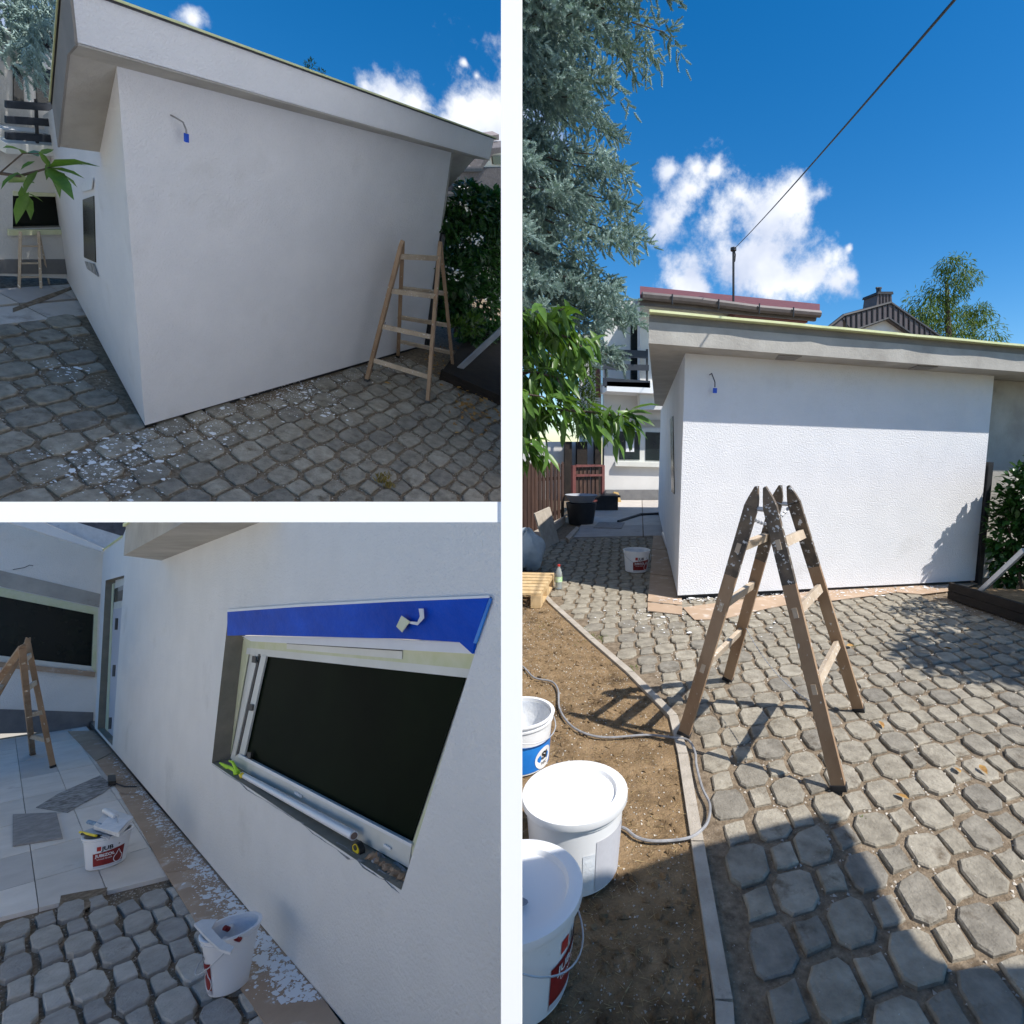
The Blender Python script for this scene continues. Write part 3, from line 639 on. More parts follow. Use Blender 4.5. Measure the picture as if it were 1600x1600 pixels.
# ---- blue spruce on the left: drooping boughs made of short shoots
def spruce(k, label, trunk, z0, z1, reach, nb, per, shoot, view, seed=3):
    r = np.random.default_rng(seed); t = thing(k, 'spruce_tree', label, 'tree', (trunk[0], trunk[1], 0))
    part(t, 'trunk', MB().tube([A(trunk[0], trunk[1], 0), A(trunk[0]+.05, trunk[1], (z0+z1)/2), A(trunk[0], trunk[1], z1+1)], [.17, .13, .04], 10), bark, True)
    Ps, Ds, Ls = [], [], []; bm_ = MB()
    for i in range(nb):
        z = z0+(z1-z0)*(i+r.uniform(-.4,.4))/nb; az = view+r.uniform(-1.75, 1.75); R_b = reach(z)*r.uniform(.8, 1.06)
        d = A(math.cos(az), math.sin(az), 0); side = A(-d[1], d[0], 0)
        f = lambda s: A(trunk[0], trunk[1], z)+d*R_b*s+A(0,0,-.42*R_b*s**1.5+.16*R_b*max(0, s-.75)*2)
        bm_.tube([f(s) for s in np.linspace(0, .97, 7)], [.02*(1-.8*s) for s in np.linspace(0, .97, 7)], 5)
        for j in range(per):
            s = r.uniform(.18, 1.0)**.8; p = f(s); sg = r.choice([-1, 1]); sp = (1-.55*s)*R_b*.42
            q0 = d*.6+side*sg*r.uniform(.4, 1.1); q0 = unit(q0); L_ = sp*r.uniform(.5, 1.0)
            m = max(3, int(L_/(shoot*.42)))
            for n_ in range(m):
                w = (n_+.5)/m; c = p+q0*L_*w+A(0,0,-.5*L_*w**1.6)+r.normal(0, .018, 3)
                e = q0*(.55)+r.normal(0, .5, 3)+A(0,0,-.55); Ps.append(c); Ds.append(unit(e)); Ls.append(shoot*r.uniform(.7, 1.25))
                if n_ % 2 == 0:
                    e = q0*.9+r.normal(0, .35, 3)+A(0,0,.25); Ps.append(c); Ds.append(unit(e)); Ls.append(shoot*r.uniform(.5, .9))
        for w in range(7): Ps.append(f(.93+.01*w)+r.normal(0,.02,3)); Ds.append(unit(d+r.normal(0,.5,3)+A(0,0,-.1))); Ls.append(shoot*r.uniform(.8,1.3))
    part(t, 'bough', bm_, bark, True, kind='stuff')
    me = spruce_shoots(np.array(Ps)-A(trunk[0], trunk[1], 0), np.array(Ds), Ls, 'needles'); ob = bpy.data.objects.new('needles', me); COL.objects.link(ob); ob.parent = t
    return t
# trunk stands just past the dividing wall, crown reaches over the yard
trk = g(795, 880); trk = A(-2.05, 1.35, 0)
def reach3(z): return float(np.interp(z, [2.9, 3.3, 4.0, 4.7, 5.4, 6.2, 6.9, 7.6, 8.6, 9.6], [1.3, 1.65, 1.85, 1.85, 1.75, 1.9, 2.05, 2.1, 1.95, 1.7]))
spruce(k, 'big blue spruce with drooping silvery boughs at the left edge of the sunny yard', trk, 3.05, 9.0, reach3, 128, 33, .14, -.35)
# ---- cherry branches with long drooping leaves
ct = thing(k, 'cherry_tree', 'leafy cherry branches with long drooping green leaves in front of the spruce', 'tree', (-2.4,-1.4,0))
Rk, tk = FR[3]; ck = -Rk.T@tk
def at_depth(k, u, v, dist):
    R, t = FR[k]; return -R.T@t + R.T@A((u-PPX)/FPX, (v-PPY)/FPX, 1)*dist
part(ct, 'trunk', MB().tube([A(-2.4,-1.4,0), A(-2.42,-1.38,1.4), A(-2.5,-1.3,2.6)], [.07,.055,.04], 8), bark, True)
twigs = [[(770,500,3.3),(820,498,3.2),(860,492,3.1),(885,480,3.05)],[(770,560,3.2),(825,520,3.2),(865,520,3.15),(895,530,3.1),(912,545,3.0)],[(770,600,3.3),(830,580,3.2),(870,590,3.1),(880,610,3.05)],
         [(770,655,3.2),(830,645,3.1),(880,640,3.0),(930,645,2.95),(965,650,2.9),(988,652,2.85)],[(770,620,3.0),(815,615,3.0),(850,620,2.95)],[(770,690,3.0),(820,690,2.95),(845,705,2.9)],[(770,540,3.5),(840,545,3.5),(900,575,3.4)]]
tm = MB(); LP, LD = [], []
for tw in twigs:
    pts = [at_depth(3, *q) for q in tw]; tm.tube(pts, [.012*(1-.75*i/(len(pts)-1)) for i in range(len(pts))], 6)
    for a, b in zip(pts[:-1], pts[1:]):
        m = int(np.linalg.norm(b-a)/.028)+1
        for i in range(m):
            p = a+(b-a)*(i+random.random())/m
            for _ in range(5):
                d = unit(b-a)*random.uniform(-.1,.9)+rng.normal(0, .45, 3)+A(.1,0,-.75); LP.append(p+rng.normal(0,.035,3)); LD.append(unit(d))
part(ct, 'twig', tm, bark, True)
ob = bpy.data.objects.new('leaves', leaf_mesh('leaves', np.array(LP)-BASE[ct.name], np.array(LD), rng.uniform(.085, .19, len(LP)), cherry_m, .72)); COL.objects.link(ob); ob.parent = ct
# a slim dark green conifer between the cherry and the house
c0 = at_depth(3, 915, 600, 7.5)
leafy(k, 'thuja', 'narrow green conifer column between the cherry leaves and the balcony', 'shrub', [(at_depth(3, 912, v, 7.5), (.16+.05*(i%2), .2, .35)) for i, v in enumerate((540,565,590,615,640,655))], 1500, .1, birch_m, -.4, .4)
# ---- the step ladder
FA, FA2, FB, FB2 = g(1068,1150), g(1137,1062), g(1312,1234), g(1342,1110)
mf, mb_ = (FA+FB)/2, (FA2+FB2)/2
T1 = above(3, mf, 1190, 790); hT = T1[2]; T1 = PL(3, 1189, 792, (0,0,1), hT); T2 = PL(3, 1227, 784, (0,0,1), hT)
dA = unit(FB-FA)
lad = ladder(k, FA, FA2, T1-dA*.048, T2-dA*.048, FB, FB2, T1+dA*.048, T2+dA*.048, [.33,.60,.84], [.36,.63,.87],
   'paint-spattered wooden step ladder standing open in the sun on the cobbles', dark=.27, tip=.10, w=.066, th=.034)
# chain hanging near the head and a cord between the sections
chain(k, lad, T1-dA*.05-A(0,0,.05), T2+dA*.02-A(0,0,.03), .06, 26, .009)
chain(k, lad, FA2+(T2-FA2)*.36, FB+(T1-FB)*.30, .07, 60, .004)
# ---- buckets
def bk(base_px, top_px): b = g(*base_px); return b, above(3, b, *top_px)[2]
b, h = bk((994,892),(994,860))
bucket(k, b, .145, .172, .29, math.radians(-78), 'white bucket with dark red label standing in the shade beside the annex', 'red')
bucket(k, g(898,1352), .165, .185, .31, math.radians(-38), 'closed white bucket with plain grey paper label on the sunny soil', 'plain', lid=True, handle=0)
bucket(k, A(-1.87,-3.93,0), .155, .185, .31, math.radians(-15), 'white bucket with slotted lid and dark red label, nearest in the sunny yard', 'red', lid=True, handle=1)
bucket(k, g(812,1190), .145, .165, .27, math.radians(-42), 'open white bucket with bright blue label cut off by the left edge', 'blue', handle=.5)
# lid handle slot of the nearest bucket
bb = [o for o in bpy.data.objects if o.type == 'EMPTY' and o.get('label', '').startswith('white bucket with slotted')][0]
part(bb, 'handle_slot', MB().prism([A(.05*math.cos(a)+(.02 if math.cos(a) > 0 else -.02)-.02, .02*math.sin(a)-.06, .3165) for a in np.linspace(0, 2*math.pi, 17)[:-1]], A(0,0,.0015)), M('slot_shadow_grey', (.22,.24,.28), (.26,.28,.32)), local=True)
# ---- water bottle
bo = thing(k, 'water_bottle', 'clear plastic water bottle with red cap beside the pallet', 'bottle', g(873,920))
bot_m, nt_, bs_ = new_mat('clear_plastic'); bs_.inputs['Base Color'].default_value = (.55,.6,.6,1); bs_.inputs['Transmission Weight'].default_value = .6; bs_.inputs['Roughness'].default_value = .12
part(bo, 'bottle_body', MB().lathe([(0,.0),(.038,.003),(.04,.02),(.036,.05),(.04,.08),(.04,.15),(.037,.19),(.022,.235),(.014,.25),(.014,.262)], 20), bot_m, True, True)
part(bo, 'label_band', MB().lathe([(.0405,.085),(.0405,.145)], 20), M('bottle_label', (.35,.6,.2), (.75,.8,.75), 30), True, True)
part(bo, 'cap', MB().lathe([(0,.285),(.016,.284),(.016,.262),(.014,.262)], 16), red_m, True, True)
# ---- pallet of light boards at the left edge
pa = thing(k, 'pallet', 'light wooden pallet at the left edge of the yard', 'pallet', A(-1.95,-.95,0))
o_ = g(866, 915); e1 = unit(g(818, 1000)-g(862, 925)); e2 = A(e1[1], -e1[0], 0); e2 = e2 if e2[0] < 0 else -e2
Q = lambda a, b, z: o_+e1*a+e2*b+A(0,0,z)
for i in range(7): part(pa, 'deck_board', MB().hexa([Q(a_, b_, .13) for a_, b_ in ((i*.135,0),(i*.135+.1,0),(i*.135+.1,.8),(i*.135,.8))], [Q(a_, b_, .152) for a_, b_ in ((i*.135,0),(i*.135+.1,0),(i*.135+.1,.8),(i*.135,.8))]), pallet_w)
for b0 in (.0, .36, .7):
    part(pa, 'runner_board', MB().hexa([Q(a_, b_, .0) for a_, b_ in ((0,b0),(.92,b0),(.92,b0+.1),(0,b0+.1))], [Q(a_, b_, .02) for a_, b_ in ((0,b0),(.92,b0),(.92,b0+.1),(0,b0+.1))]), pallet_w)
    part(pa, 'stringer_board', MB().hexa([Q(a_, b_, .108) for a_, b_ in ((0,b0),(.92,b0),(.92,b0+.1),(0,b0+.1))], [Q(a_, b_, .128) for a_, b_ in ((0,b0),(.92,b0),(.92,b0+.1),(0,b0+.1))]), pallet_w)
    for a0 in (0, .4, .8): part(pa, 'block', MB().hexa([Q(a_, b_, .022) for a_, b_ in ((a0,b0),(a0+.12,b0),(a0+.12,b0+.1),(a0,b0+.1))], [Q(a_, b_, .106) for a_, b_ in ((a0,b0),(a0+.12,b0),(a0+.12,b0+.1),(a0,b0+.1))]), pallet_w)
# ---- sagging grey sack and slabs behind
def bumpy(c, r, seed, n=14, m=20):
    q = np.random.default_rng(seed); mb = MB(); V = []
    ph = q.uniform(0, 6, 8)
    for i in range(n+1):
        t_ = math.pi*i/n
        for j in range(m):
            a = 2*math.pi*j/m; f = 1+.13*math.sin(3*a+ph[0]+2*t_)+.09*math.sin(5*a+ph[1]-3*t_)+.06*math.sin(9*a+ph[2])*math.sin(t_*4+ph[3])
            V.append((c[0]+r[0]*f*math.sin(t_)*math.cos(a), c[1]+r[1]*f*math.sin(t_)*math.sin(a), c[2]+max(-.98, math.cos(t_))*r[2]*f))
    mb.add(V, [(i*m+j, i*m+(j+1)%m, (i+1)*m+(j+1)%m, (i+1)*m+j) for i in range(n) for j in range(m)]); return mb
sk = g(822, 888); sack_m = M('sack_plastic', (.30,.36,.42), (.48,.54,.58), 5, .35, .01, 14)
solo(k, 'sack', bumpy(sk+A(0,0,.24), (.22,.26,.26), 5), sack_m, 'bulging grey blue plastic sack against the left edge behind the pallet', 'sack', smooth=True)
f1 = upright(3, (852,858), (875,845))
ls = MB(); q0, q1 = g(852,858), g(874,846); up_ = A(-.25,-.02,.0); hh = above(3, q0, 838, 800)[2]
ls.prism([q0, q1, q1+A(-.16,.02,hh*1.0), q0+A(-.16,.02,hh*.95)], A(-.02,.025,.004)); solo(k, 'leaning_slab', ls, kerb_m, 'pale stone slab leaning against the low edging by the picket fence', 'slab')
le = MB().prism([g(820,868), g(880,820), g(884,815), g(820,850)], A(0,0,.14)); solo(k, 'edging_block', le, kerb_m, 'rough pale concrete edging running below the picket fence', 'edging')
so_ = MB().prism([g(884,843), g(901,826), g(905,829), g(889,848)], A(0,0,.05)); solo(k, 'small_slab', so_, kerb_m, 'small loose concrete plank lying beside the black tub', 'slab')
# ---- picket fence and gate
pf = thing(k, 'picket_fence', 'dark brown picket fence at the far left of the yard', 'fence', g(840,838))
fp = upright(3, (812,850), (885,815))
for i in range(12):
    u = 813+i*5.9; s = (u-812)/73
    vt = 724+1.5*math.sin(i*2.1)+.5*i*.3; vb = 850-36*s
    part(pf, 'picket', plate(fp, [(u,vb),(u+4.3-.8*s,vb),(u+4.3-.8*s,vt+1),(u+2.1,vt-3),(u,vt+1)], .022, k=3), picket_w)
for v0, v1 in ((752,746),(820,797)): part(pf, 'fence_rail', plate(fp, [(810,v0+3),(884,v1+3),(884,v1-2),(810,v0-2)], .03, toward=-.03, k=3), dark_wood)
gt = thing(k, 'gate', 'rusty brown slatted garden gate between pier and house wall', 'gate', g(900,800))
gp = upright(3, (895,806), (947,795)); 
part(gt, 'gate_frame', plate(gp, [(895,806),(900,805),(900,727),(895,727)], .05, k=3), roof_red); part(gt, 'gate_frame', plate(gp, [(941,797),(945,796),(945,727),(941,727)], .05, k=3), roof_red)
for v in (727, 742, 782): part(gt, 'gate_rail', plate(gp, [(900,v+3),(941,v+2),(941,v-1),(900,v-1)], .04, toward=.01, k=3), roof_red)
for i in range(6): part(gt, 'gate_slat', plate(gp, [(903+i*6.3,790),(907+i*6.3,790),(907+i*6.3,730),(903+i*6.3,730)], .03, toward=-.06, k=3), picket_w)
# ---- things at the back of the path
tub = thing(k, 'black_tub', 'black tub with a grey basin on top beside the gate', 'tub', g(908,818))
part(tub, 'tub_body', MB().lathe([(0,0),(.26,.0),(.33,.45),(.31,.45),(.25,.03)], 20), metal_dk, True, True)
basin = thing(k, 'basin', 'grey plastic basin set on the black tub', 'basin', g(908,818)+A(0,0,.46)); part(basin, 'basin_body', MB().lathe([(0,.0),(.24,.0),(.34,.16),(.35,.16),(.33,.14),(.2,.02)], 20), M('basin_grey', (.28,.30,.34), (.34,.36,.40)), True, True)
ct2 = thing(k, 'plant_trough', 'dark planter trough in the shade under the gate', 'planter', g(930,796)); part(ct2, 'trough', MB().prism([A(-.5,-.3,0), A(.55,-.3,0), A(.5,.3,0), A(-.5,.3,0)], A(0,0,.35)), metal_dk, local=True); part(ct2, 'trough_rim', MB().box((-.55,-.35,.35), (.6,.35,.4)), metal_dk, local=True)
br = thing(k, 'broom', 'yellow straw broom with thin handle leaning on the rear wall', 'broom', g(962,784))
part(br, 'handle', MB().tube([g(958,772)+A(0,0,.15), above(3, g(950,781), 946, 716)+A(0,.1,0)], .022, 6), pallet_w, True)
part(br, 'broom_head', MB().prism([g(955,785)+A(0,0,.01), g(971,785)+A(0,0,.01), g(966,785)+A(-.0,0,.30), g(959,785)+A(0,0,.32)], A(0,.1,0)), M('straw', (.5,.33,.12), (.62,.44,.2), 30))
# slabs of the rear path
tl = thing(k, 'rear_path', 'pale concrete slab path along the side of the annex, all in shade', 'path', g(980,810), kind='structure')
tl['kind'] = 'structure'; del tl['category']
for (a, b) in ((4.22,5.6),(5.62,7.2),(7.22,9.0),(9.02,11.2)):
    for i in range(3):
        x0 = -1.1+i*1.35; sh = .27*(a+b)/2-.6
        part(tl, 'path_slab', MB().prism([A(x0+.27*a-.6,a,-.02), A(x0+1.33+.27*a-.6,a,-.02), A(x0+1.33+.27*b-.6,b,-.02), A(x0+.27*b-.6,b,-.02)], A(0,0,.03)), tile_m)
solo(k, 'grey_slab', MB().prism([g(927,826), g(971,827), g(976,818), g(936,817)], A(0,0,.025)), slab_grey, 'dark grey square slab set into the pale rear path', 'slab')
for q in (((966,817),(1000,806),(1047,804)),): 
    pts = [g(*p)+A(0,0,.03) for p in q]; solo(k, 'iron_bar', MB().tube(pts, .035, 6), metal_dk, 'dark iron strip lying across the rear path', 'bar')
# boards along the annex
hb = thing(k, 'floor_protection', 'brown hardboard sheets laid in shade along the side wall of the annex', 'board', g(1040,900))
for q in ([(1012,940),(1066,946),(1062,903),(1016,898)], [(1016,897),(1062,902),(1054,862),(1019,858)], [(1019,857),(1054,861),(1048,836),(1021,834)]):
    part(hb, 'sheet', MB().prism([G(3, *p, .002) for p in q], A(0,0,.006)), hardboard)
hf = thing(k, 'floor_protection', 'paint-splashed hardboard strip in sun along the foot of the gable wall', 'board', g(1250,930))
for q in ([(1012,942),(1066,948),(1066,961),(1012,955)], [(1067,950),(1200,932),(1265,925),(1270,938),(1200,951),(1128,968),(1085,969),(1078,962)],
          [(1266,925),(1395,910),(1400,926),(1300,939),(1271,938)], [(1396,910),(1500,900),(1533,902),(1534,910),(1500,922),(1440,929),(1401,926)]):
    part(hf, 'sheet', MB().prism([G(3, *p, .004) for p in q], A(0,0,.007)), hardboard)
solo(k, 'foil_roll', MB().tube([g(1037,838)+A(0,0,.05), g(1044,858)+A(0,0,.05)], .045, 12), M('foil', (.5,.5,.5), (.7,.7,.7), 12, .3, metal=.3), 'short roll of clear foil lying on the brown sheets by the side wall', 'roll', smooth=True)
# cable on the soil
cp = [(800,1035),(818,1045),(835,1062),(862,1068),(872,1082),(874,1110),(890,1135),(915,1150),(950,1156),(1010,1152),(1050,1156),(1075,1160),(1086,1180),(1088,1200),(1097,1235),(1109,1262),(1105,1290),(1085,1310),(1060,1317),(1020,1319),(995,1313),(978,1300),(965,1296)]
P_ = [g(*p)+A(0,0,.014) for p in cp]; sm = []
for i in range(len(P_)-1):
    a, b, c, d = P_[max(i-1,0)], P_[i], P_[i+1], P_[min(i+2,len(P_)-1)]
    for s in np.linspace(0, 1, 6)[:-1]: sm.append(.5*((2*b)+(-a+c)*s+(2*a-5*b+4*c-d)*s*s+(-a+3*b-3*c+d)*s**3))
solo(k, 'extension_cable', MB().tube(sm+[P_[-1]], .0065, 7), cable_m, 'grey electric cable snaking across the soil and kerb to the closed bucket', 'cable', smooth=True)
# ---- right side: dark timber edging, aluminium bar, laurel
te = thing(k, 'timber_edging', 'dark timber border of the raised bed at the right edge of the sunny yard', 'edging', g(1530,950))
tp = [g(1480,935), g(1600,975)]; dd = unit(tp[1]-tp[0]); nn = A(-dd[1], dd[0], 0)
for i in range(2): part(te, 'timber_board', MB().prism([tp[0]+A(0,0,i*.095), tp[0]+dd*2.6+A(0,0,i*.095), tp[0]+dd*2.6+nn*.05+A(0,0,i*.095), tp[0]+nn*.05+A(0,0,i*.095)], A(0,0,.09)), dark_wood)
part(te, 'bed_soil', MB().prism([tp[0]+nn*.055, tp[0]+dd*2.6+nn*.055, tp[0]+dd*2.6+nn*1.6, tp[0]+nn*1.0+dd*.3], A(0,0,.13)), dirt_m)
ab = [g(1517,940)+A(0,0,.02), at_depth(3, 1600, 860, 5.3)]; solo(k, 'aluminium_bar', MB().beam(ab[0], ab[1], .05, .03), steel, 'pale metal bar resting diagonally on the timber bed at the right edge', 'bar')
# laurel
lb = [(A(4.12,-.28,.75), (.22,.22,.55)), (A(4.3,-.4,1.1), (.4,.3,.5)), (A(4.6,-.7,.6), (.5,.4,.5)), (A(4.3,-.6,1.45), (.35,.3,.25)), (A(5.0,-.8,1.2), (.6,.5,.6)), (A(4.16,-.3,.3), (.15,.18,.25))]
leafy(k, 'laurel_bush', 'glossy dark green laurel bush at the right corner of the sunlit wall', 'bush', lb, 5200, .105, laurel_m, .1, 1.5, stems=[[A(4.3,-.5,0), A(4.3,-.5,.8), A(4.4,-.5,1.4)], [A(4.2,-.5,0), A(4.0,-.35,.9)], [A(4.5,-.6,0), A(4.9,-.8,1.2)]], stem_r=.02)
part(ann, 'corner_post', MB().box((LW+.03,-.02,0), (LW+.10,.05,1.55)), metal_dk)
# garden tree just outside the right edge: its shade falls over the cobbles
gtree = []
for i in range(17):
    t_ = i/16; hgt = random.uniform(1.5, 3.0); gx = random.uniform(.9, 3.3); gy = -2.6+.45*(gx-.9)+random.uniform(-.45, .25)
    c = A(gx, gy, 0)+SUN/SUN[2]*hgt
    if c[0] < 3.1: continue
    gtree.append((c, (.28, .28, .22)))
for (x, y, h_) in ((2.2,-1.9,3.0),(2.7,-1.5,2.9),(1.8,-2.3,3.2),(2.5,-2.6,2.6),(3.2,-1.8,2.4),(3.3,-1.2,2.6),(3.0,-2.4,2.2),(1.5,-2.15,3.3)):
    gtree.append((A(x, y, 0)+SUN/SUN[2]*h_, (.33,.33,.2)))
for _ in range(26):
    gx, gy = random.uniform(1.5, 4.2), random.uniform(-2.5, -.55)
    if gy > -.9 and gx < 2.3: continue
    for h_ in np.linspace(1.6, 4.2, 14):
        c = A(gx, gy, 0)+SUN/SUN[2]*h_; q = in_frame(3, c)
        if q is None or q[0] > 1690 or q[1] < -90: gtree.append((c, (.30,.30,.22))); break
leafy(k, 'garden_tree', 'broadleaf garden tree beyond the right edge shading the cobbles', 'tree', gtree, 9000, .12, cherry_m, .4, 1.1, stems=[[A(4.6,-3.6,0), A(4.4,-3.6,1.4), A(4.2,-3.5,2.6)]], stem_r=.06, partname='crown')
# canopy added unseen behind the viewer, outlined from the shadow on the near cobbles
shp = [g(*p) for p in ((700,1440),(898,1396),(1098,1322),(1290,1271),(1312,1276),(1330,1300),(1400,1420),(1440,1485),(1462,1502),(1500,1511),(1700,1512))]+[A(1.5,-9.5,0), A(-4.5,-8.5,0)]
cz = 2.45; cano = [p+SUN*(cz/SUN[2]) for p in shp]
cn = thing(k, 'shade_canopy', 'dark awning added out of view behind the viewer to shade the near cobbles', 'awning', np.mean(cano, axis=0)*A(1,1,0))
part(cn, 'awning_cloth', MB().prism(cano, A(0,0,.02)), metal_dk)
for p in (cano[-2], cano[-1]): part(cn, 'awning_post', MB().tube([A(p[0],p[1]+.1,0), A(p[0],p[1]+.1,cz)], .03, 6), metal_dk)
# ---- litter, weeds, splashes
splats(k, 'paint_splatter', [g(random.uniform(1010,1500), 0) if False else q for q in [G(3, u, v, .014) for u, v in [(random.uniform(1075,1500), 0) for _ in range(0)]]] or [A(x, -abs(random.gauss(0,.10))-.01, .012) for x in np.random.default_rng(2).uniform(-.25, 3.7, 900)], rng.uniform(.004,.02,900), splat_m, 'white paint splashes on the hardboard strip below the gable wall', asp=1.3)
splats(k, 'paint_splatter', [A(random.gauss(.1,.5), -.28-abs(random.gauss(0,.38)), .004) for _ in range(520)], rng.uniform(.004,.02,520), splat_m, 'white paint flecks on the sunny cobbles by the annex corner')
def wr(): 
    x, y = random.uniform(-.8, 4), random.uniform(-4.4, -.2); return A(x, y, -.016) if x > kerb_x(y) else None
grit(k, 'small pebbles in the joints of the sunny cobbles', wr, 9000, .004, .011)
def sr():
    y = random.uniform(-4.6, .5); x = random.uniform(-2.8, kerb_x(y)-.05); return A(x, y, -.004)
grit(k, 'bits of gravel and wood crumbs scattered on the dry soil', sr, 5200, .002, .007)
def straw(N, smin, smax, reg, mat, name, label, cat='litter'):
    P_ = [];
    while len(P_) < N:
        p = reg()
        if p is not None: P_.append(p)
    d = rng.normal(0, 1, (N, 3)); d[:, 2] = np.abs(d[:, 2])*.25
    tv = np.array([(-.03,0,0),(.03,0,0),(0,1,.1),(0,0,.05)], float); tf = np.array([(0,1,2),(1,3,2),(3,0,2)])
    V, F = scatter(tv, tf, np.array(P_), frames_from(d), rng.uniform(smin, smax, N)); ob = bpy.data.objects.new(name, npmesh(name, V, F, mat)); COL.objects.link(ob); ob.matrix_world = MW[3]; KOF[ob.name] = 3
    tag(ob, label, cat, None, 'stuff')
grit(k, 'crumbly clods of brown earth on the soil bed', sr, 2600, .006, .026, 0, dirt_m, 'soil_clods')
straw(9000, .015, .05, sr, M('straw_bits', (.3,.2,.09), (.5,.38,.2), 30), 'straw_litter', 'fine dry straw and needles on the soil bed')
def weeds(k, name, label, reg, N, L_, mat=moss_m, up=1.2):
    P_ = []
    while len(P_) < N:
        p = reg()
        if p is not None: P_.append(p)
    d = rng.normal(0, .6, (N, 3)); d[:, 2] = up
    ob = bpy.data.objects.new(name, leaf_mesh(name, np.array(P_), d, rng.uniform(.4, 1.2, N)*L_, mat, .55)); COL.objects.link(ob); ob.matrix_world = MW[k]; KOF[ob.name] = k
    tag(ob, label, 'weeds', None, 'stuff')
def patch_of(k, spots, z=-.02):
    def f():
        u, v, r = random.choice(spots); a = random.random()*6.28; q = r*random.random()**.5; return G(k, u+q*math.cos(a), v+q*.5*math.sin(a), z)
    return f
weeds(k, 'weeds', 'small green weeds between kerb and sunny cobbles', patch_of(3, [(915,988,14),(930,997,14),(948,1000,10),(850,985,16),(905,1010,10),(990,1046,8),(1350,1285,5),(1338,1008,9),(925,1005,10)]), 330, .028)
fl = [(1322,1012),(1374,1131),(1500,1213),(1420,1255),(1510,985),(1530,1010),(1525,978),(1488,1018),(1530,1200)]
lv = thing(k, 'fallen_leaves', 'few dry yellow and brown leaves lying on the sunny cobbles', 'leaves', g(1400,1100)); lv['kind'] = 'stuff'
ob = bpy.data.objects.new('fallen_leaf', leaf_mesh('fallen_leaf', np.array([g(*p)+A(0,0,.02) for p in fl])-BASE[lv.name], rng.normal(0,1,(len(fl),3))*A(1,1,.08), [.07]*len(fl), litter_m, 1.2)); COL.objects.link(ob); ob.parent = lv

# ================================================================== helpers for the two shaded views
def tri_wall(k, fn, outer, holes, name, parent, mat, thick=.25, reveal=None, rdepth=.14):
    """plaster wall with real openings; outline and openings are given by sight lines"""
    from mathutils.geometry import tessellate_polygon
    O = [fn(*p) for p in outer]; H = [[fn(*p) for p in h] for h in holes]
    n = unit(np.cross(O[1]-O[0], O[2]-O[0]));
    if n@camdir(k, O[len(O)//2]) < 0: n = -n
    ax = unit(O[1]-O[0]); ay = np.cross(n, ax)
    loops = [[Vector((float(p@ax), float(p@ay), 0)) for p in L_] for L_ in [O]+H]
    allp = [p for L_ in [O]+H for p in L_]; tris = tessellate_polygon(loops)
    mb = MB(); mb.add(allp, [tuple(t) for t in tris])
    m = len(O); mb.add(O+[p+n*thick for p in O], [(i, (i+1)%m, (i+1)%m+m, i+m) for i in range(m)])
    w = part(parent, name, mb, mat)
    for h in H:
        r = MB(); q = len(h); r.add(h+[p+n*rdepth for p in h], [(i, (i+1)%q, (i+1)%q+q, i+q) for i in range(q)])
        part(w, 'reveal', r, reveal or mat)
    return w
def px_r(k, p, px): q = in_frame(k, p); return px*q[2]/FPX/math.hypot(1, (q[0]-PPX)/FPX, (q[1]-PPY)/FPX)

# ================================================================== VIEW 1 : shaded gable wall (upper left)
k = 1
g1 = ground_at(1)
th1 = math.radians(28); d1 = A(math.sin(th1), math.cos(th1), 0)
L1, H1 = 4.0, 2.6
gp_ = [G(1,-150,840), G(1,860,840), A(7.4,-2.2,0), A(7.4,5.2,0), A(1.2,5.2,0), G(1,-150,440)]
struct(k, 'ground', MB().prism([p-A(0,0,.12) for p in gp_], A(0,0,.098)), joint_m, 'dark earthy bed with grit under the shaded cobbles')
def ok1(c):
    if c[1] > 1.80+.02*c[0]: return False
    if c[1] > -.02 and c[0] > .532*c[1]-.08: return False
    if c[0] > 3.0 and c[1] > -1.35+.5*(3.3-c[0]): return c[0] < 3.4 and c[1] < -.2
    if c[0] > 4.2: return False
    return True
pv1 = struct(k, 'pavement', MB().box((2.0,-.6,-.034), (2.05,-.55,-.031)), joint_m, 'shaded cobbled yard of octagon and square pavers around the corner of the wall')
lay_pavers(k, pv1, A(.96,-1.214,0), A(.246,.018,0), A(-.036,-.205,0), ok1)
a1 = thing(k, 'annex', 'pale rendered annex in full shade with plastered roof edge, seen from its front corner', 'building', (0,0,0))
Z = lambda p, z: A(p[0], p[1], z)
n1 = A(math.cos(th1), -math.sin(th1), 0)
foot = [A(0,0,0), A(L1,0,0), A(L1+.2,2.9,0), d1*2.95]
zl, zr = 2.655, 2.615; zf = PL(1, 107, 238, n1, 0)[2]
r1 = [A(-.367,-.21,zl), A(L1+.28,-.21,zr)]
fl_ = PL(1, 91, 229, n1, n1@r1[0]); r1 += [r1[1]+(fl_-r1[0]), fl_]      # the roof falls towards the back
pn_ = np.cross(r1[1]-r1[0], fl_-r1[0]); rz_ = lambda x, y: r1[0][2]-(pn_[0]*(x-r1[0][0])+pn_[1]*(y-r1[0][1]))/pn_[2]
part(a1, 'wall', MB().hexa([A(0,0,.03), A(L1,0,.03), A(L1+.2,2.9,.03), d1*2.95+A(0,0,.03)], [A(0,0,2.567), A(L1-.26,0,2.562), A(L1+.2,2.9,zf), d1*2.95+A(0,0,zf)]), stucco)
part(a1, 'base_gap', MB().prism([A(.02,.03,-.03), A(L1-.02,.03,-.03), A(L1+.1,2.8,-.03), d1*2.9+A(.04,0,-.03)], A(0,0,.08)), metal_dk)
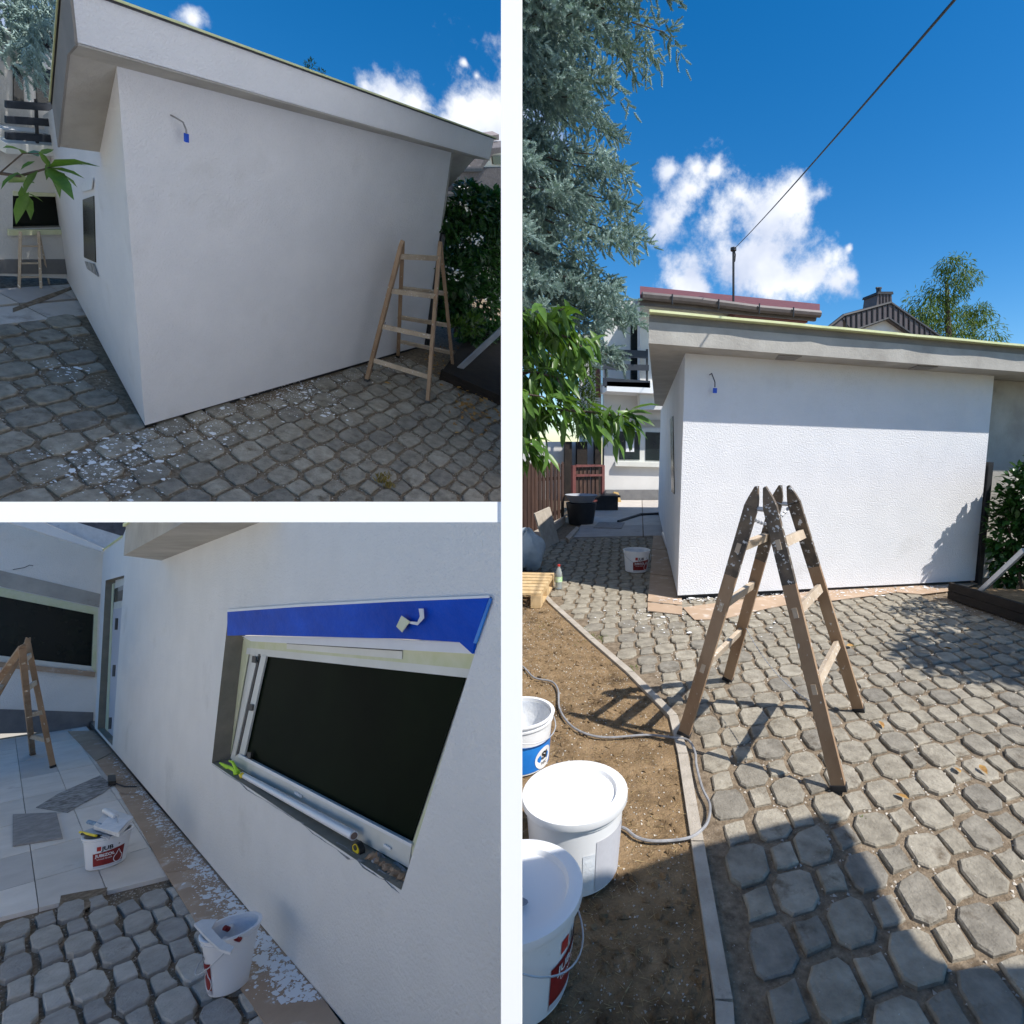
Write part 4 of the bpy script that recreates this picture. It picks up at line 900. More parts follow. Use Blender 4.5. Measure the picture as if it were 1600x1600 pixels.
m0_, m1_2 = A(-.367+.21*math.tan(th1), 0, 2.565), A(L1+.3, 0, 2.556)
for q_ in ([r1[0], r1[1], m1_2, m0_], [m0_, m1_2, r1[2], r1[3]]):
    part(a1, 'soffit', MB().prism(q_, A(0,0,.010)), concrete)
    part(a1, 'roof_slab', MB().prism([q_[0]+A(.012,.004 if q_[0] is r1[0] else 0,.012), q_[1]+A(-.004,.004 if q_[0] is r1[0] else 0,.012), q_[2]+A(-.004,0,.012), q_[3]+A(.012,0,.012)], A(0,0,.235)), stucco)
    part(a1, 'side_fascia', MB().prism([q_[0]+A(-.004,0,-.004), q_[0]+A(.01,0,-.004), q_[3]+A(.01,0,-.004), q_[3]+A(-.004,0,-.004)], A(0,0,.25)), concrete_dark)
    f_ = -.012 if q_[0] is r1[0] else 0
    part(a1, 'drip_edge', MB().prism([q_[0]+A(-.012,f_,.249), q_[1]+A(.012,f_,.249), q_[2]+A(0,0,.249), q_[3]+A(-.012,0,.249)], A(0,0,.010)), metal_dk)
    part(a1, 'roof_flashing', MB().prism([q_[0]+A(-.02,f_*1.7,.261), q_[1]+A(.02,f_*1.7,.261), q_[2]+A(0,0,.261), q_[3]+A(-.02,0,.261)], A(0,0,.012)), tape_yellow)
side1 = lambda off: (lambda u, v: PL(1, u, v, n1, off))
sw1 = part(a1, 'side_window', plate(side1(-.006), [(129,312),(146,306),(149,410),(131,402)], .02, k=1), black_in)
part(sw1, 'film_scrap', plate(side1(-.012), [(124,292),(130,284),(145,278),(143,296),(128,300)], .004, k=1), plastic_used)
part(sw1, 'sill_edge', plate(side1(-.012), [(132,408),(146,412),(153,432),(136,420)], .006, k=1), mortar)
w1c = thing(k, 'cable_end', 'short grey cable with blue connector hanging from the shaded gable wall', 'cable', W(1,267,180))
q0, q1, q2 = W(1,267,180), W(1,276,186)-A(0,.05,0), W(1,281,198)-A(0,.05,0)
part(w1c, 'sheath', MB().tube([q0+A(0,.02,0), q0-A(0,.03,0), q1, q2, q2-A(0,0,.03)], .0055, 6), cable_m, True)
part(w1c, 'connector', MB().box(q2-A(.012,.008,.075), q2+A(.012,.008,-.022)), blue_bit)
# right-hand trim behind the corner
part(a1, 'corner_strip', MB().hexa([A(L1-.02,.03,.05), A(L1+.09,.03,.05), A(L1+.09,.11,.05), A(L1-.02,.11,.05)], [A(L1-.28,.03,H1-.01), A(L1-.17,.03,H1-.01), A(L1-.17,.11,H1-.01), A(L1-.28,.11,H1-.01)]), concrete, label='pale vertical strip at the far corner')
part(a1, 'corner_post', MB().hexa([A(L1+.005,-.03,0), A(L1+.085,-.03,0), A(L1+.085,.015,0), A(L1+.005,.015,0)], [A(L1-.155,-.03,1.62), A(L1-.075,-.03,1.62), A(L1-.075,.015,1.62), A(L1-.155,.015,1.62)]), metal_dk)
# ladder
LA, LA2, LB, LB2 = g1(573,595), g1(668,630), g1(622,556), g1(708,578)
m1_, m2_ = (LA+LB)/2, (LA2+LB2)/2
U1, U2 = above(1, m1_, 628, 384), above(1, m2_, 688, 386); hz = (U1[2]+U2[2])/2; U1[2] = U2[2] = hz
dL = unit(LB-LA)
# top set so the heads meet the sight lines
U1 = at_plane = PL(1, 628, 384, (0,0,1), hz); U2 = PL(1, 688, 386, (0,0,1), hz)
ladder(k, LA, LA2, U1-dL*.02, U2-dL*.02, LB, LB2, U1+dL*.02, U2+dL*.02, [.17,.43,.69,.93], [.16,.40,.66], 'weathered wooden step ladder standing in shade at the far end of the gable wall', w=.06, th=.04, rung=(.055,.024), tip=.06)
solo(k, 'cord', MB().tube([LA+(U1-LA)*.45, g1(598,505,)*0+LA+(U1-LA)*.42+A(.07,.03,-.05), LA+(U1-LA)*.44+A(.15,.05,-.02)], .004, 5), cable_black, 'thin dark cord looped on the left rail of the shaded ladder', 'cord')
# laurel on the right
cl = []
for (u, v, ru, rv, y) in ((735,330,24,28,.1),(765,315,16,18,.2),(700,350,18,26,.1),(740,380,44,36,.2),(710,430,26,34,.0),(770,420,36,40,.1),(750,470,44,30,.0),(735,300,10,14,.3),(775,345,16,24,.0),(700,480,14,22,.0),(760,520,30,16,-.3),(800,380,30,60,.2)):
    c = W(1,u,v,y); e = W(1,u+ru,v,y); f = W(1,u,v-rv,y); cl.append((c, (max(.1,abs(e[0]-c[0])), .22, abs(f[2]-c[2]))))
leafy(k, 'laurel_bush', 'dense dark laurel bush right of the shaded gable wall and ladder', 'bush', cl, 9000, .115, laurel_m, .1, 1.3, stems=[[A(5.0,.1,0), A(5.0,.1,1.0), A(4.9,.2,1.8)], [A(5.2,0,0), A(5.7,0,1.2)], [A(4.9,0,0), A(4.7,.05,.9)]], stem_r=.02)
leafy(k, 'small_shrub', 'small light green shrub at the foot of the laurel by the ladder', 'shrub', [(W(1,735,505,-.35), (.18,.15,.14)), (W(1,715,510,-.3), (.12,.12,.12))], 170, .12, cherry_m, -.4, .9)
# back fence seen through the bush
bf = thing(k, 'slat_fence', 'white slats glimpsed through the laurel on the right', 'fence', W(1,740,480,.9))
for v in (420, 446, 470): part(bf, 'slat', plate(wall_at(1,.9), [(690,v),(800,v+12),(800,v+20),(690,v+8)], .03, k=1), frame_white)
# timber border, bar and dry leaves
te = thing(k, 'timber_edging', 'dark timber board edging the leaf-strewn bed at the right', 'edging', g1(730,600))
t0, t1 = g1(686,592), g1(815,648); dt = unit(t1-t0); nt_1 = A(-dt[1], dt[0], 0)
if nt_1[0] < 0: nt_1 = -nt_1
for i in range(2): part(te, 'timber_board', MB().prism([t0+A(0,0,i*.075-.01), t1+A(0,0,i*.075-.01), t1+nt_1*.05+A(0,0,i*.075-.01), t0+nt_1*.05+A(0,0,i*.075-.01)], A(0,0,.07)), dark_wood)
part(te, 'bed_soil', MB().prism([t0+nt_1*.055, t1+nt_1*.055, t1+nt_1*2.2, t0+nt_1*2.2+dt*-.4], A(0,0,.10)), dark_wood)
b0, b1 = g1(712,584), at_depth(1, 800, 500, in_frame(1, g1(712,584))[2]*.98); solo(k, 'white_board', MB().beam(b0+A(0,0,.03), b1, .075, .03), steel, 'pale grey bar resting diagonally over the timber border, at the right of the shaded view', 'board')
def lit1():
    u, v = random.gauss(748, 26), random.gauss(632, 22); p = G(1, u, v, .0); return p
def leaf_litter(k, label, reg, N, L_, z):
    P_ = [reg() for _ in range(N)]; P_ = np.array(P_); P_[:, 2] += z; d = rng.normal(0, 1, (N, 3)); d[:, 2] *= .15
    ob = bpy.data.objects.new('leaf_litter', leaf_mesh('leaf_litter', P_, d, rng.uniform(.5, 1.2, N)*L_, litter_m, 1.3)); COL.objects.link(ob); ob.matrix_world = MW[k]; KOF[ob.name] = k
    tag(ob, label, 'leaves', None, 'stuff')
leaf_litter(k, 'brown fallen leaves heaped along the timber border in shade', lit1, 130, .085, .02)
leaf_litter(k, 'brown leaf litter under the shaded ladder and laurel', lambda: G(1, random.uniform(660,760), random.uniform(540,590), 0), 160, .06, .01)
weeds(k, 'dry_grass', 'tuft of dry yellow grass between the shaded cobbles', patch_of(1, [(600,745,12),(608,760,9),(595,752,8)], 0), 170, .05, leafmat('dry_grass', (.22,.17,.05), (.35,.27,.08), 20, .8, .2))
weeds(k, 'dry_grass', 'thin green moss and grass near the front corner of the shaded wall', patch_of(1, [(165,695,16),(185,705,10),(240,672,20)], -.03), 160, .02)
leaf_litter(k, 'single yellow leaf and few dry leaves lying on the shaded cobbles', lambda: random.choice([G(1,583,777), G(1,600,599), G(1,722,560), G(1,570,780), G(1,688,742)]), 7, .09, .02)
# splashes along the wall foot and around the corner
pts = [A(x, -.02-abs(random.gauss(0,.16)), .0) for x in rng.uniform(-.1, 3.4, 1300)]
splats(k, 'paint_splatter', pts, rng.uniform(.003,.011,1300), splat_m, 'white paint flecks scattered on the cobbles along the foot of the shaded wall')
sp = px_region(1, [(40,700),(130,690),(300,650),(430,600),(560,580),(520,640),(330,700),(215,760),(60,770)]); pts = []
while len(pts) < 700:
    p = sp()
    if p is not None: pts.append(p)
splats(k, 'paint_splatter', pts, np.abs(rng.normal(0,.007,700))+.003, splat_m, 'scattered white paint spots in front of the shaded corner', z=.003)
pts = [G(1, random.gauss(u, r), random.gauss(v, r*.5)) for (u, v, r, n) in ((150,730,26,170),(215,705,30,170),(480,620,26,200),(345,690,18,60),(515,640,20,100),(110,590,14,40),(100,575,18,40),(190,760,24,90),(455,600,20,120)) for _ in range(n)]
splats(k, 'paint_splatter', pts, np.abs(rng.normal(0,.011,len(pts)))+.003, splat_m, 'dense blotches of spilled white paint on the shaded cobbles', z=.0035)
def gr1():
    x, y = random.uniform(-1.3, 4.0), random.uniform(-2.9, 1.8); return A(x, y, -.021) if ok1((x, y)) else None
grit(k, 'small light pebbles in the joints of the shaded cobbles', gr1, 8500, .004, .011)
# back of the passage on the left
yb1 = 2.5; wb1 = wall_at(1, yb1); wu1 = wall_at(1, 2.75)
bh = thing(k, 'rear_house', 'rear house in deep shade with dark window, beam balcony and door above', 'building', wb1(60,430))
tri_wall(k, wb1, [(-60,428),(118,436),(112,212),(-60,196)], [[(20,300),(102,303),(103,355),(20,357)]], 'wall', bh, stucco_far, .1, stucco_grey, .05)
part(bh, 'dark_pane', plate(wall_at(1,yb1+.04), [(0,290),(110,295),(110,360),(0,362)], .02, k=1), black_in)
part(bh, 'window_frame', plate(wb1, [(20,305),(103,307),(103,303),(20,298)], .02, toward=.012, k=1), frame_cream)
part(bh, 'sill', plate(wb1, [(10,366),(104,364),(103,357),(10,357)], .02, toward=.03, k=1), frame_cream)
part(bh, 'plinth', plate(wb1, [(-60,426),(112,428),(110,405),(-60,405)], .02, toward=.01, k=1), plinth)
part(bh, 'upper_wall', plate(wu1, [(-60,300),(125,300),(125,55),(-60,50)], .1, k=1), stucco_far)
part(bh, 'balcony_door', plate(wu1, [(57,165),(88,168),(86,110),(54,103)], .02, toward=.01, k=1), glass_dark)
part(bh, 'balcony_door', plate(wu1, [(20,160),(36,162),(35,100),(20,98)], .02, toward=.01, k=1), glass_dark)
wbb = wall_at(1, 2.35)
for vv in (159, 183, 208): part(bh, 'balcony_board', plate(wbb, [(10,vv+10),(96,vv+16),(97,vv+5),(10,vv-1)], .02, k=1), balcony_m)
part(bh, 'balcony_post', plate(wbb, [(62,226),(65,226),(63,158),(60,158)], .02, toward=-.025, k=1), metal_dk)
part(bh, 'balcony_edge', plate(wbb, [(10,240),(98,245),(98,229),(10,224)], .2, k=1), frame_white)
part(bh, 'eave_board', plate(wall_at(1,2.3), [(60,72),(110,82),(110,66),(75,60)], .3, k=1), dark_wood)
tl1 = thing(k, 'rear_path', 'concrete slab passage behind the shaded cobbles at the far left', None, g1(80,470), kind='structure')
for (a, b) in ((1.86,2.16),(2.20,2.5)):
    for i in range(7):
        x0 = -1.6+i*.46; 
        part(tl1, 'path_slab', MB().prism([A(x0,a,-.03), A(x0+.45,a,-.03), A(x0+.45,b,-.03), A(x0,b,-.03)], A(0,0,.028)), tile_m)
part(tl1, 'torn_gap', MB().prism([g1(20,482), g1(60,466), g1(112,448), g1(118,450), g1(70,470), g1(20,488)], A(0,0,.004)), joint_m)
Fq = [g1(38,446), g1(64,450), g1(30,440), g1(77,444)]
fm = (Fq[0]+Fq[3])/2
hl = thing(k, 'step_ladder', 'small distant wooden ladder under the dark window at the far left', 'ladder', g1(55,430))
hzz = above(1, g1(62,450), 60, 362)[2]
for a, b in ((g1(64,450), PL(1,60,362,(0,0,1),hzz)), (g1(30,450), PL(1,32,362,(0,0,1),hzz)), (g1(77,443), PL(1,61,362,(0,0,1),hzz))): part(hl, 'rail', MB().beam(a, b, .02, .012), wood_rung)
for s in (.2,.45,.75): 
    a = g1(64,450)*(1-s)+PL(1,60,362,(0,0,1),hzz)*s; b = g1(30,450)*(1-s)+PL(1,32,362,(0,0,1),hzz)*s; part(hl, 'rung', MB().beam(a, b, .014, .01), wood_rung)
# neighbour on the right
wn1 = wall_at(1, 8.0); nh = thing(k, 'tiled_house', 'neighbouring house with grey tiled roof, dormer and air conditioner, at the right', 'building', wn1(740,330)*A(1,1,0))
part(nh, 'wall', plate(wn1, [(680,560),(860,580),(860,296),(680,296)], .3, toward=-.35, k=1), stucco_far)
part(nh, 'lower_roof', plate(wn1, [(692,302),(840,300),(840,262),(694,264)], .3, k=1), roof_tile)
part(nh, 'upper_roof', plate(wn1, [(694,262),(747,263),(762,228),(790,224),(790,215),(745,222),(694,236)], .3, toward=-.3, k=1), roof_red if False else M('roof_mauve', (.20,.17,.17), (.27,.23,.23), 3, .8))
part(nh, 'dormer', plate(wn1, [(749,263),(840,262),(840,230),(765,238)], .3, toward=-.1, k=1), frame_white)
part(nh, 'dormer_window', plate(wn1, [(773,258),(800,258),(800,244),(771,245)], .05, toward=-.05, k=1), glass_dark)
part(nh, 'dormer_roof', plate(wn1, [(744,263),(749,264),(767,239),(840,228),(840,222),(762,230)], .5, toward=.1, k=1), roof_tile)
part(nh, 'ridge', MB().tube([wn1(694,263)-A(0,.1,0), wn1(748,263)-A(0,.1,0)], .1, 6), metal_dk)
part(nh, 'gutter', MB().tube([wn1(692,303)-A(0,.1,0), wn1(840,300)-A(0,.1,0)], .12, 6), metal_dk)
ac = part(nh, 'air_conditioner', plate(wn1, [(705,300),(722,301),(722,288),(705,287)], .3, toward=.5, k=1), frame_white)
part(ac, 'fan_grille', MB().tube([wn1(711,294)-A(0,.53,0), wn1(711,294)-A(0,.51,0)], .22, 14), metal_dk)
part(nh, 'window', plate(wn1, [(735,330),(765,330),(765,308),(735,308)], .05, toward=-.3, k=1), frame_white)
# twigs above the roof and dark spruce boughs
leafy(k, 'treetop', 'sparse twig tips of a distant tree just above the roof edge', 'tree', [(W(1,485,102,1.4), (.05,.05,.05)), (W(1,479,106,1.4), (.03,.03,.03)), (W(1,504,113,1.4), (.04,.04,.02))], 110, .045, laurel_m, -.6, .6)
t = thing(k, 'spruce_tree', 'dark drooping spruce boughs at the top left corner', 'tree', at_depth(1, 40, 60, 4.6)*A(1,1,0))
Ps, Ds, Ls = [], [], []
for _ in range(520):
    u = random.uniform(-60, 100); v = random.uniform(-60, 95-.62*max(0,u-20)); 
    if random.random() < .25: u = random.gauss(45, 10); v = random.uniform(0, 118)
    Ps.append(at_depth(1, u, v, random.uniform(4.3, 4.9))-BASE[t.name]); e = rng.normal(0,.5,3)+A(.1,0,-1); Ds.append(unit(e)); Ls.append(random.uniform(.10,.2))
ob = bpy.data.objects.new('needles', spruce_shoots(np.array(Ps), np.array(Ds), Ls, 'needles')); COL.objects.link(ob); ob.parent = t
part(t, 'bough', MB().tube([at_depth(1,-80,-40,4.6), at_depth(1,20,20,4.6), at_depth(1,60,70,4.6)], [.03,.02,.01], 6), bark, True, kind='stuff')
leafy(k, 'shade_spruce', 'dark evergreen added out of view past the left edge to darken the side wall', 'tree', [(A(-2.9,2.6,1.0), (1.3,1.3,1.0)), (A(-3.0,2.9,2.6), (1.2,1.2,1.1)), (A(-3.0,2.9,4.2), (.9,.9,1.0)), (A(-2.2,4.6,1.8), (1.3,1.3,1.6))], 9000, .22, laurel_m, .3, .9, stems=[[A(-3,2.9,0), A(-3,2.9,4.5)]], stem_r=.12)  # invented tree out of view, added to block sky from the side wall
# magnolia-like leaves at the left
t = thing(k, 'leafy_branch', 'branch with long glossy green leaves reaching in from the left', 'branch', at_depth(1, 60, 270, 2.6)*A(1,1,0))
nodes = [((76,262),(150,243)),((76,262),(128,270)),((76,262),(110,298)),((76,262),(125,285)),((76,262),(98,262)),((76,262),(62,232)),((78,252),(72,280)),((60,266),(30,300)),((55,252),(28,262)),((60,245),(30,225)),((40,300),(50,340)),((34,290),(38,330)),((50,282),(20,275)),((45,300),(20,345)),((76,262),(100,310)),((76,258),(130,250)),((60,240),(85,232)),((35,235),(5,225)),((30,270),(-5,290)),((38,300),(68,312))]
pos, dr, ln = [], [], []
for (a, b) in nodes:
    p = at_depth(1, *a, 2.6); q = at_depth(1, *b, 2.6+random.uniform(-.12,.1)); pos.append(p-BASE[t.name]); dr.append(q-p); ln.append(np.linalg.norm(q-p))
ob = bpy.data.objects.new('leaves', leaf_mesh('leaves', np.array(pos), np.array(dr), ln, cherry_m, .7)); COL.objects.link(ob); ob.parent = t
part(t, 'twig', MB().tube([at_depth(1,-60,262,2.65), at_depth(1,30,275,2.62), at_depth(1,78,262,2.6)], [.009,.007,.004], 6).tube([at_depth(1,0,270,2.62), at_depth(1,35,240,2.6), at_depth(1,60,240,2.6)], .003, 5), bark, True)

# ================================================================== VIEW 2 : long wall with masked window (lower left)
struct(1, 'bounce_slab', MB().prism([p-A(0,0,.2) for p in gp_], A(0,0,.07)), trim_white, 'white slab added unseen beneath the shaded yard to bounce light down')  # added pale underside, bounces light down into the lower-left view
k = 2
g2 = ground_at(2); w2 = wall_at(2, 0)
struct(k, 'ground', MB().box((-.4,-2.3,-.3), (15,.3,-.032)), joint_m, 'brown grit under the paved path below the masked window')
sh_ = thing(k, 'bounce_roof', 'long low shed shape with a cream sloping top, added unseen past the left edge to bounce sun onto the long wall', 'reflector', (11,-5,0))  # added out of view; its sunlit slope brightens the lower-left wall
part(sh_, 'roof', MB().hexa([A(3,-2.6,.05), A(19,-2.6,.05), A(19,-7.5,4.4), A(3,-7.5,4.4)], [A(3,-2.6,.12), A(19,-2.6,.12), A(19,-7.5,4.5), A(3,-7.5,4.5)]), bounce_cream)
part(sh_, 'wall', MB().box((3.1,-8.2,-.02), (18.9,-7.52,4.3)), trim_white)
struct(k, 'bounce_floor', MB().box((-6,-9,-.3), (19,-2.31,-.03)), tile_m, 'pale paved forecourt added out of view to throw sun onto the long wall')  # unseen pale ground, added to bounce sun up at the wall
a2 = thing(k, 'annex', 'long shaded white wall with masked window, narrow door and concrete roof edge', 'building', g2(300,1320))
WIN = [(357,957),(769,933),(627,1391),(331,1192)]; DOOR = [(165,907),(194,899),(175.5,1165),(152.5,1139)]
tri_wall(k, w2, [(161,862),(192,838),(215,780),(900,640),(900,1780),(680,1766),(510,1566),(300,1317),(178,1173),(148,1138)], [WIN, DOOR], 'wall', a2, stucco_warmed, .3, stucco_grey, .13)
# black gap under the wall
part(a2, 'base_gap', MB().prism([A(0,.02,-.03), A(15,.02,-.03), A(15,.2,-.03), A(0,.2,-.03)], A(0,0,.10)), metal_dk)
wr_ = wall_at(2, .13)
wnd2 = part(a2, 'window', plate(wr_, [(388,996),(752,1019),(640,1362),(348,1196)], .05, k=2), frame_white)
part(wnd2, 'pane', plate(wall_at(2,.12), [(413,1023),(727,1059),(641,1320),(379,1184)], .004, k=2), M('film_covered_glass', (.003,.006,.003), (.006,.012,.005), 1.5, .5, spec=.02))
part(wnd2, 'cream_strip', plate(wall_at(2,.12), [(378,1000),(392,1002),(357,1196),(346,1194)], .004, k=2), frame_cream)
part(wnd2, 'top_box', plate(wall_at(2,.10), [(380,997),(748,1022),(742,1046),(386,1012)], .03, k=2), frame_cream)
part(wnd2, 'vent_slot', plate(wall_at(2,.095), [(448,1005),(628,1016),(628,1030),(448,1014)], .004, k=2), frame_white)
part(wnd2, 'vent_line', plate(wall_at(2,.09), [(448,1004.5),(628,1016),(628,1017.5),(448,1006)], .002, k=2), metal_dk)
for q in ([(386,1012),(742,1046),(738,1060),(384,1022)],): part(wnd2, 'top_rail', plate(wall_at(2,.105), q, .01, k=2), frame_white)
for q, m_ in (([(397,1022),(403,1022),(366,1187),(360,1185)], frame_white), ([(408,1024),(416,1025),(380,1187),(372,1184)], frame_white)): part(wnd2, 'side_rail', plate(wall_at(2,.10), q, .012, k=2), m_)
part(wnd2, 'side_groove', plate(wall_at(2,.104), [(404,1022),(407,1022),(371,1186),(368,1184)], .004, k=2), metal_dk)
part(wnd2, 'bottom_rail', plate(wall_at(2,.095), [(372,1178),(643,1320),(638,1356),(352,1196)], .02, k=2), frame_white)
part(wnd2, 'bottom_bead', plate(wall_at(2,.088), [(373,1178),(643,1319),(642,1324),(372,1183)], .006, k=2), tape_white)
for u, v in ((466,1241),(605,1323)): part(wnd2, 'drain_cap', plate(wall_at(2,.085), [(u-6,v-4),(u+4,v+2),(u+4,v+6),(u-6,v)], .006, k=2), tape_white)
part(wnd2, 'right_bead', plate(wall_at(2,.10), [(733,1058),(740,1055),(646,1340),(640,1330)], .012, k=2), frame_cream)
for u, v in ((391,1105),(388,1180),(396,1030)): part(wnd2, 'hinge', plate(wall_at(2,.09), [(u-3,v+5),(u+3,v+6),(u+4,v-4),(u-2,v-5)], .004, k=2), metal_dk)
bt_ = [(358,955),(400,950),(470,947),(540,942),(620,939),(700,935),(768,933),(757,965),(749,992),(742,1021),(730,1010),(722,1003),(640,998),(560,996),(470,994),(395,992),(358,993)]
bf_ = part(a2, 'blue_film', plate(w2, bt_, .01, toward=.012, k=2), blue_film, label='glossy blue plastic film taped over the top of the window')
part(bf_, 'frayed_edge', plate(w2, [(358,953),(470,944),(620,936),(768,930),(771,934),(760,966),(745,1020),(742,1018),(754,970),(766,935),(620,941),(470,949),(358,957)][:0] or [(358,952),(470,944),(620,936),(769,930),(768,934),(620,940),(470,948),(358,956)], .006, toward=.013, k=2), tape_white)
part(bf_, 'side_tear', plate(w2, [(769,934),(772,936),(748,1005),(744,1004)], .006, toward=.013, k=2), blue_lab)
part(a2, 'white_lath', plate(wall_at(2,.04), [(378,994),(560,997),(722,1004),(742,1022),(392,1002)], .02, k=2), tape_white)
tp_ = thing(k, 'tape_curl', 'curled scrap of masking tape stuck to the blue film', 'tape', w2(640,970)-A(0,.03,0))
fw = wall_at(2, -.035); part(tp_, 'tape_piece', plate(fw, [(619,979),(627,962),(640,971),(628,988)], .003, k=2), frame_cream); part(tp_, 'tape_piece', plate(wall_at(2,-.03), [(640,971),(652,972),(656,963),(654,951),(661,951),(662,966),(652,977),(638,974)], .003, k=2), plastic_used)
# sill with crumbling mortar
def sill_quad(m, u0, v0): pass
sl_ = MB(); Nn = 26; fr_ = [w2(331+(627-331)*i/Nn, 1192+(1391-1192)*i/Nn) for i in range(Nn+1)]; bk_ = [wall_at(2,.095)(352+(640-352)*i/Nn, 1196+(1358-1196)*i/Nn) for i in range(Nn+1)]
V = []; 
for i in range(Nn+1):
    for j in range(5):
        s = j/4; p = fr_[i]*(1-s)+bk_[i]*s; V.append(p+A(random.uniform(-.02,.02), -.004*(j==0)+random.uniform(-.004,.004), random.uniform(-.018,.006)-(.012 if j in (2,3) else 0)))
sl_.add(V, [(i*5+j, i*5+j+1, (i+1)*5+j+1, (i+1)*5+j) for i in range(Nn) for j in range(4)]); part(a2, 'broken_sill', sl_, mortar)
splats(k, 'plaster_crumbs', [fr_[random.randrange(Nn)]+A(random.uniform(-.1,.1), -.006, random.uniform(-.03,.012)) for _ in range(1)], [.01], splat_m, 'bits of plaster on the window ledge', cat='plaster')
dep = lambda p: in_frame(2, p)[2]
ws = wall_at(2, .045)
ta, tb = ws(378,1210), ws(553,1306); pr_ = px_r(2, tb, 8.5)
pt = thing(k, 'cardboard_tube', 'white tube of rolled foil lying along the window ledge', 'roll', (ta+tb)/2)
part(pt, 'roll_body', MB().tube([ta, tb], [px_r(2, ta, 5), pr_], 16), plastic_w, True); part(pt, 'core', MB().tube([tb, tb+unit(tb-ta)*.004], pr_*.75, 14), M('cardboard_core', (.2,.14,.1), (.3,.2,.15)), True)
tm_ = thing(k, 'tape_measure', 'yellow and black tape measure on the right end of the window ledge', 'tape measure', ws(563,1330))
c_t = ws(560,1326); sc_ = px_r(2, c_t, 1); vx = unit(ws(580,1338)-ws(555,1322)); vz = A(0,0,1)
def disc(c, r, th, m_, nm, sx=1.25): return part(tm_, nm, MB().prism([c+vx*math.cos(a)*r*sx*(1.25 if abs(math.cos(a))>.8 else 1)+vz*math.sin(a)*r-A(0,th,0) for a in np.linspace(0,2*math.pi,17)[:-1]], A(0,th*2,0)), m_)
disc(c_t, sc_*13, sc_*5, black_m, 'case'); disc(c_t+vz*sc_*1, sc_*9.5, sc_*6, yellow_m, 'yellow_shell'); disc(c_t+vz*sc_*4, sc_*5, sc_*7, black_m, 'centre_badge')
part(tm_, 'blade_hook', MB().box(ws(585,1345)-A(sc_*4,.01,sc_*3), ws(585,1345)+A(sc_*4,.01,sc_*3)), steel)
gv = thing(k, 'glove', 'lime green work glove lying on the left end of the window ledge', 'glove', ws(362,1203))
gm = MB(); pc = ws(374,1206); 
for i in range(5):
    tip_ = ws(347+i*2.4, 1191+i*3.2) if i < 4 else ws(362, 1188); gm.tube([pc+A(0,-.01,0), (pc+tip_)/2+A(0,-.02,.01+.006*i), tip_+A(0,-.015,0)], [px_r(2,pc,3.2), px_r(2,pc,2.6), px_r(2,pc,1.6)], 7)
part(gv, 'fingers', gm, glove_m, True); part(gv, 'palm', bumpy(ws(372,1206)-A(0,.01,0), (px_r(2,pc,12), px_r(2,pc,6), px_r(2,pc,6)), 3, 8, 12), glove_m, True); part(gv, 'cuff', bumpy(ws(381,1211)-A(0,.01,0), (px_r(2,pc,8), px_r(2,pc,5), px_r(2,pc,5.5)), 4, 8, 12), yellow_m, True)
grit(k, 'small brown stones lying on the broken window ledge', lambda: wall_at(2,random.uniform(.02,.08))(random.uniform(585,632), 0) if False else ws(*(lambda u: (u, 1336+(u-580)*.66+random.uniform(0,10)))(random.uniform(578,632))), 60, .012, .03, 0, M('ledge_stone', (.25,.14,.07), (.6,.4,.25), 30), 'ledge_stones')
# door in its niche
wd = wall_at(2, .09); 
dr2 = part(a2, 'door', plate(wd, [(172,915),(196,902),(178,1172),(154,1141)], .03, k=2), frame_white)
part(dr2, 'pane', plate(wall_at(2,.085), [(179,920),(194,914),(193,938),(178,941)], .004, k=2), glass_dark)
part(dr2, 'pane', plate(wall_at(2,.085), [(177,952),(193,949),(180,1162),(166,1146)], .004, k=2), grey_lab)
part(dr2, 'jamb_tape', plate(wall_at(2,.08), [(175,913),(178,911),(168,1152),(164,1148)], .004, k=2), frame_cream)
for v, u in ((975,181),(1048,177),(1130,171)): part(dr2, 'lock_plate', plate(wall_at(2,.078), [(u-2,v+9),(u+2,v+9),(u+3,v-9),(u-1,v-9)], .004, k=2), metal_dk)
# roof of the long wall
H2 = 2.6; zp = lambda z: (lambda u, v: PL(2, u, v, (0,0,1), z))
c1 = zp(H2)(193, 868); c2 = A(15, c1[1], H2); xs_ = w2(222,884)[0]
s0_ = w2(236, 882); H2b = s0_[2]
c1 = zp(H2b)(193, 868); c2 = A(15, c1[1], H2b)
rs = [c1, c2, A(15,.4,H2b), A(c1[0]+ (s0_[0]-c1[0]), .4, H2b)]
ftop = above(2, c1, 192, 822)[2]
part(a2, 'roof_slab', MB().prism(rs, A(0,0,ftop-H2b)), concrete)
part(a2, 'roof_flashing', MB().prism([c1+A(-.05,-.02,ftop-H2b), c2+A(0,-.02,ftop-H2b), A(15,.4,ftop), A(c1[0]-.05,.4,ftop)], A(0,0,.03)), tape_yellow)
part(a2, 'parapet_tape', MB().tube([w2(160,861)-A(0,.01,0), w2(192,838)-A(0,.01,0)], .016, 6), tape_yellow)
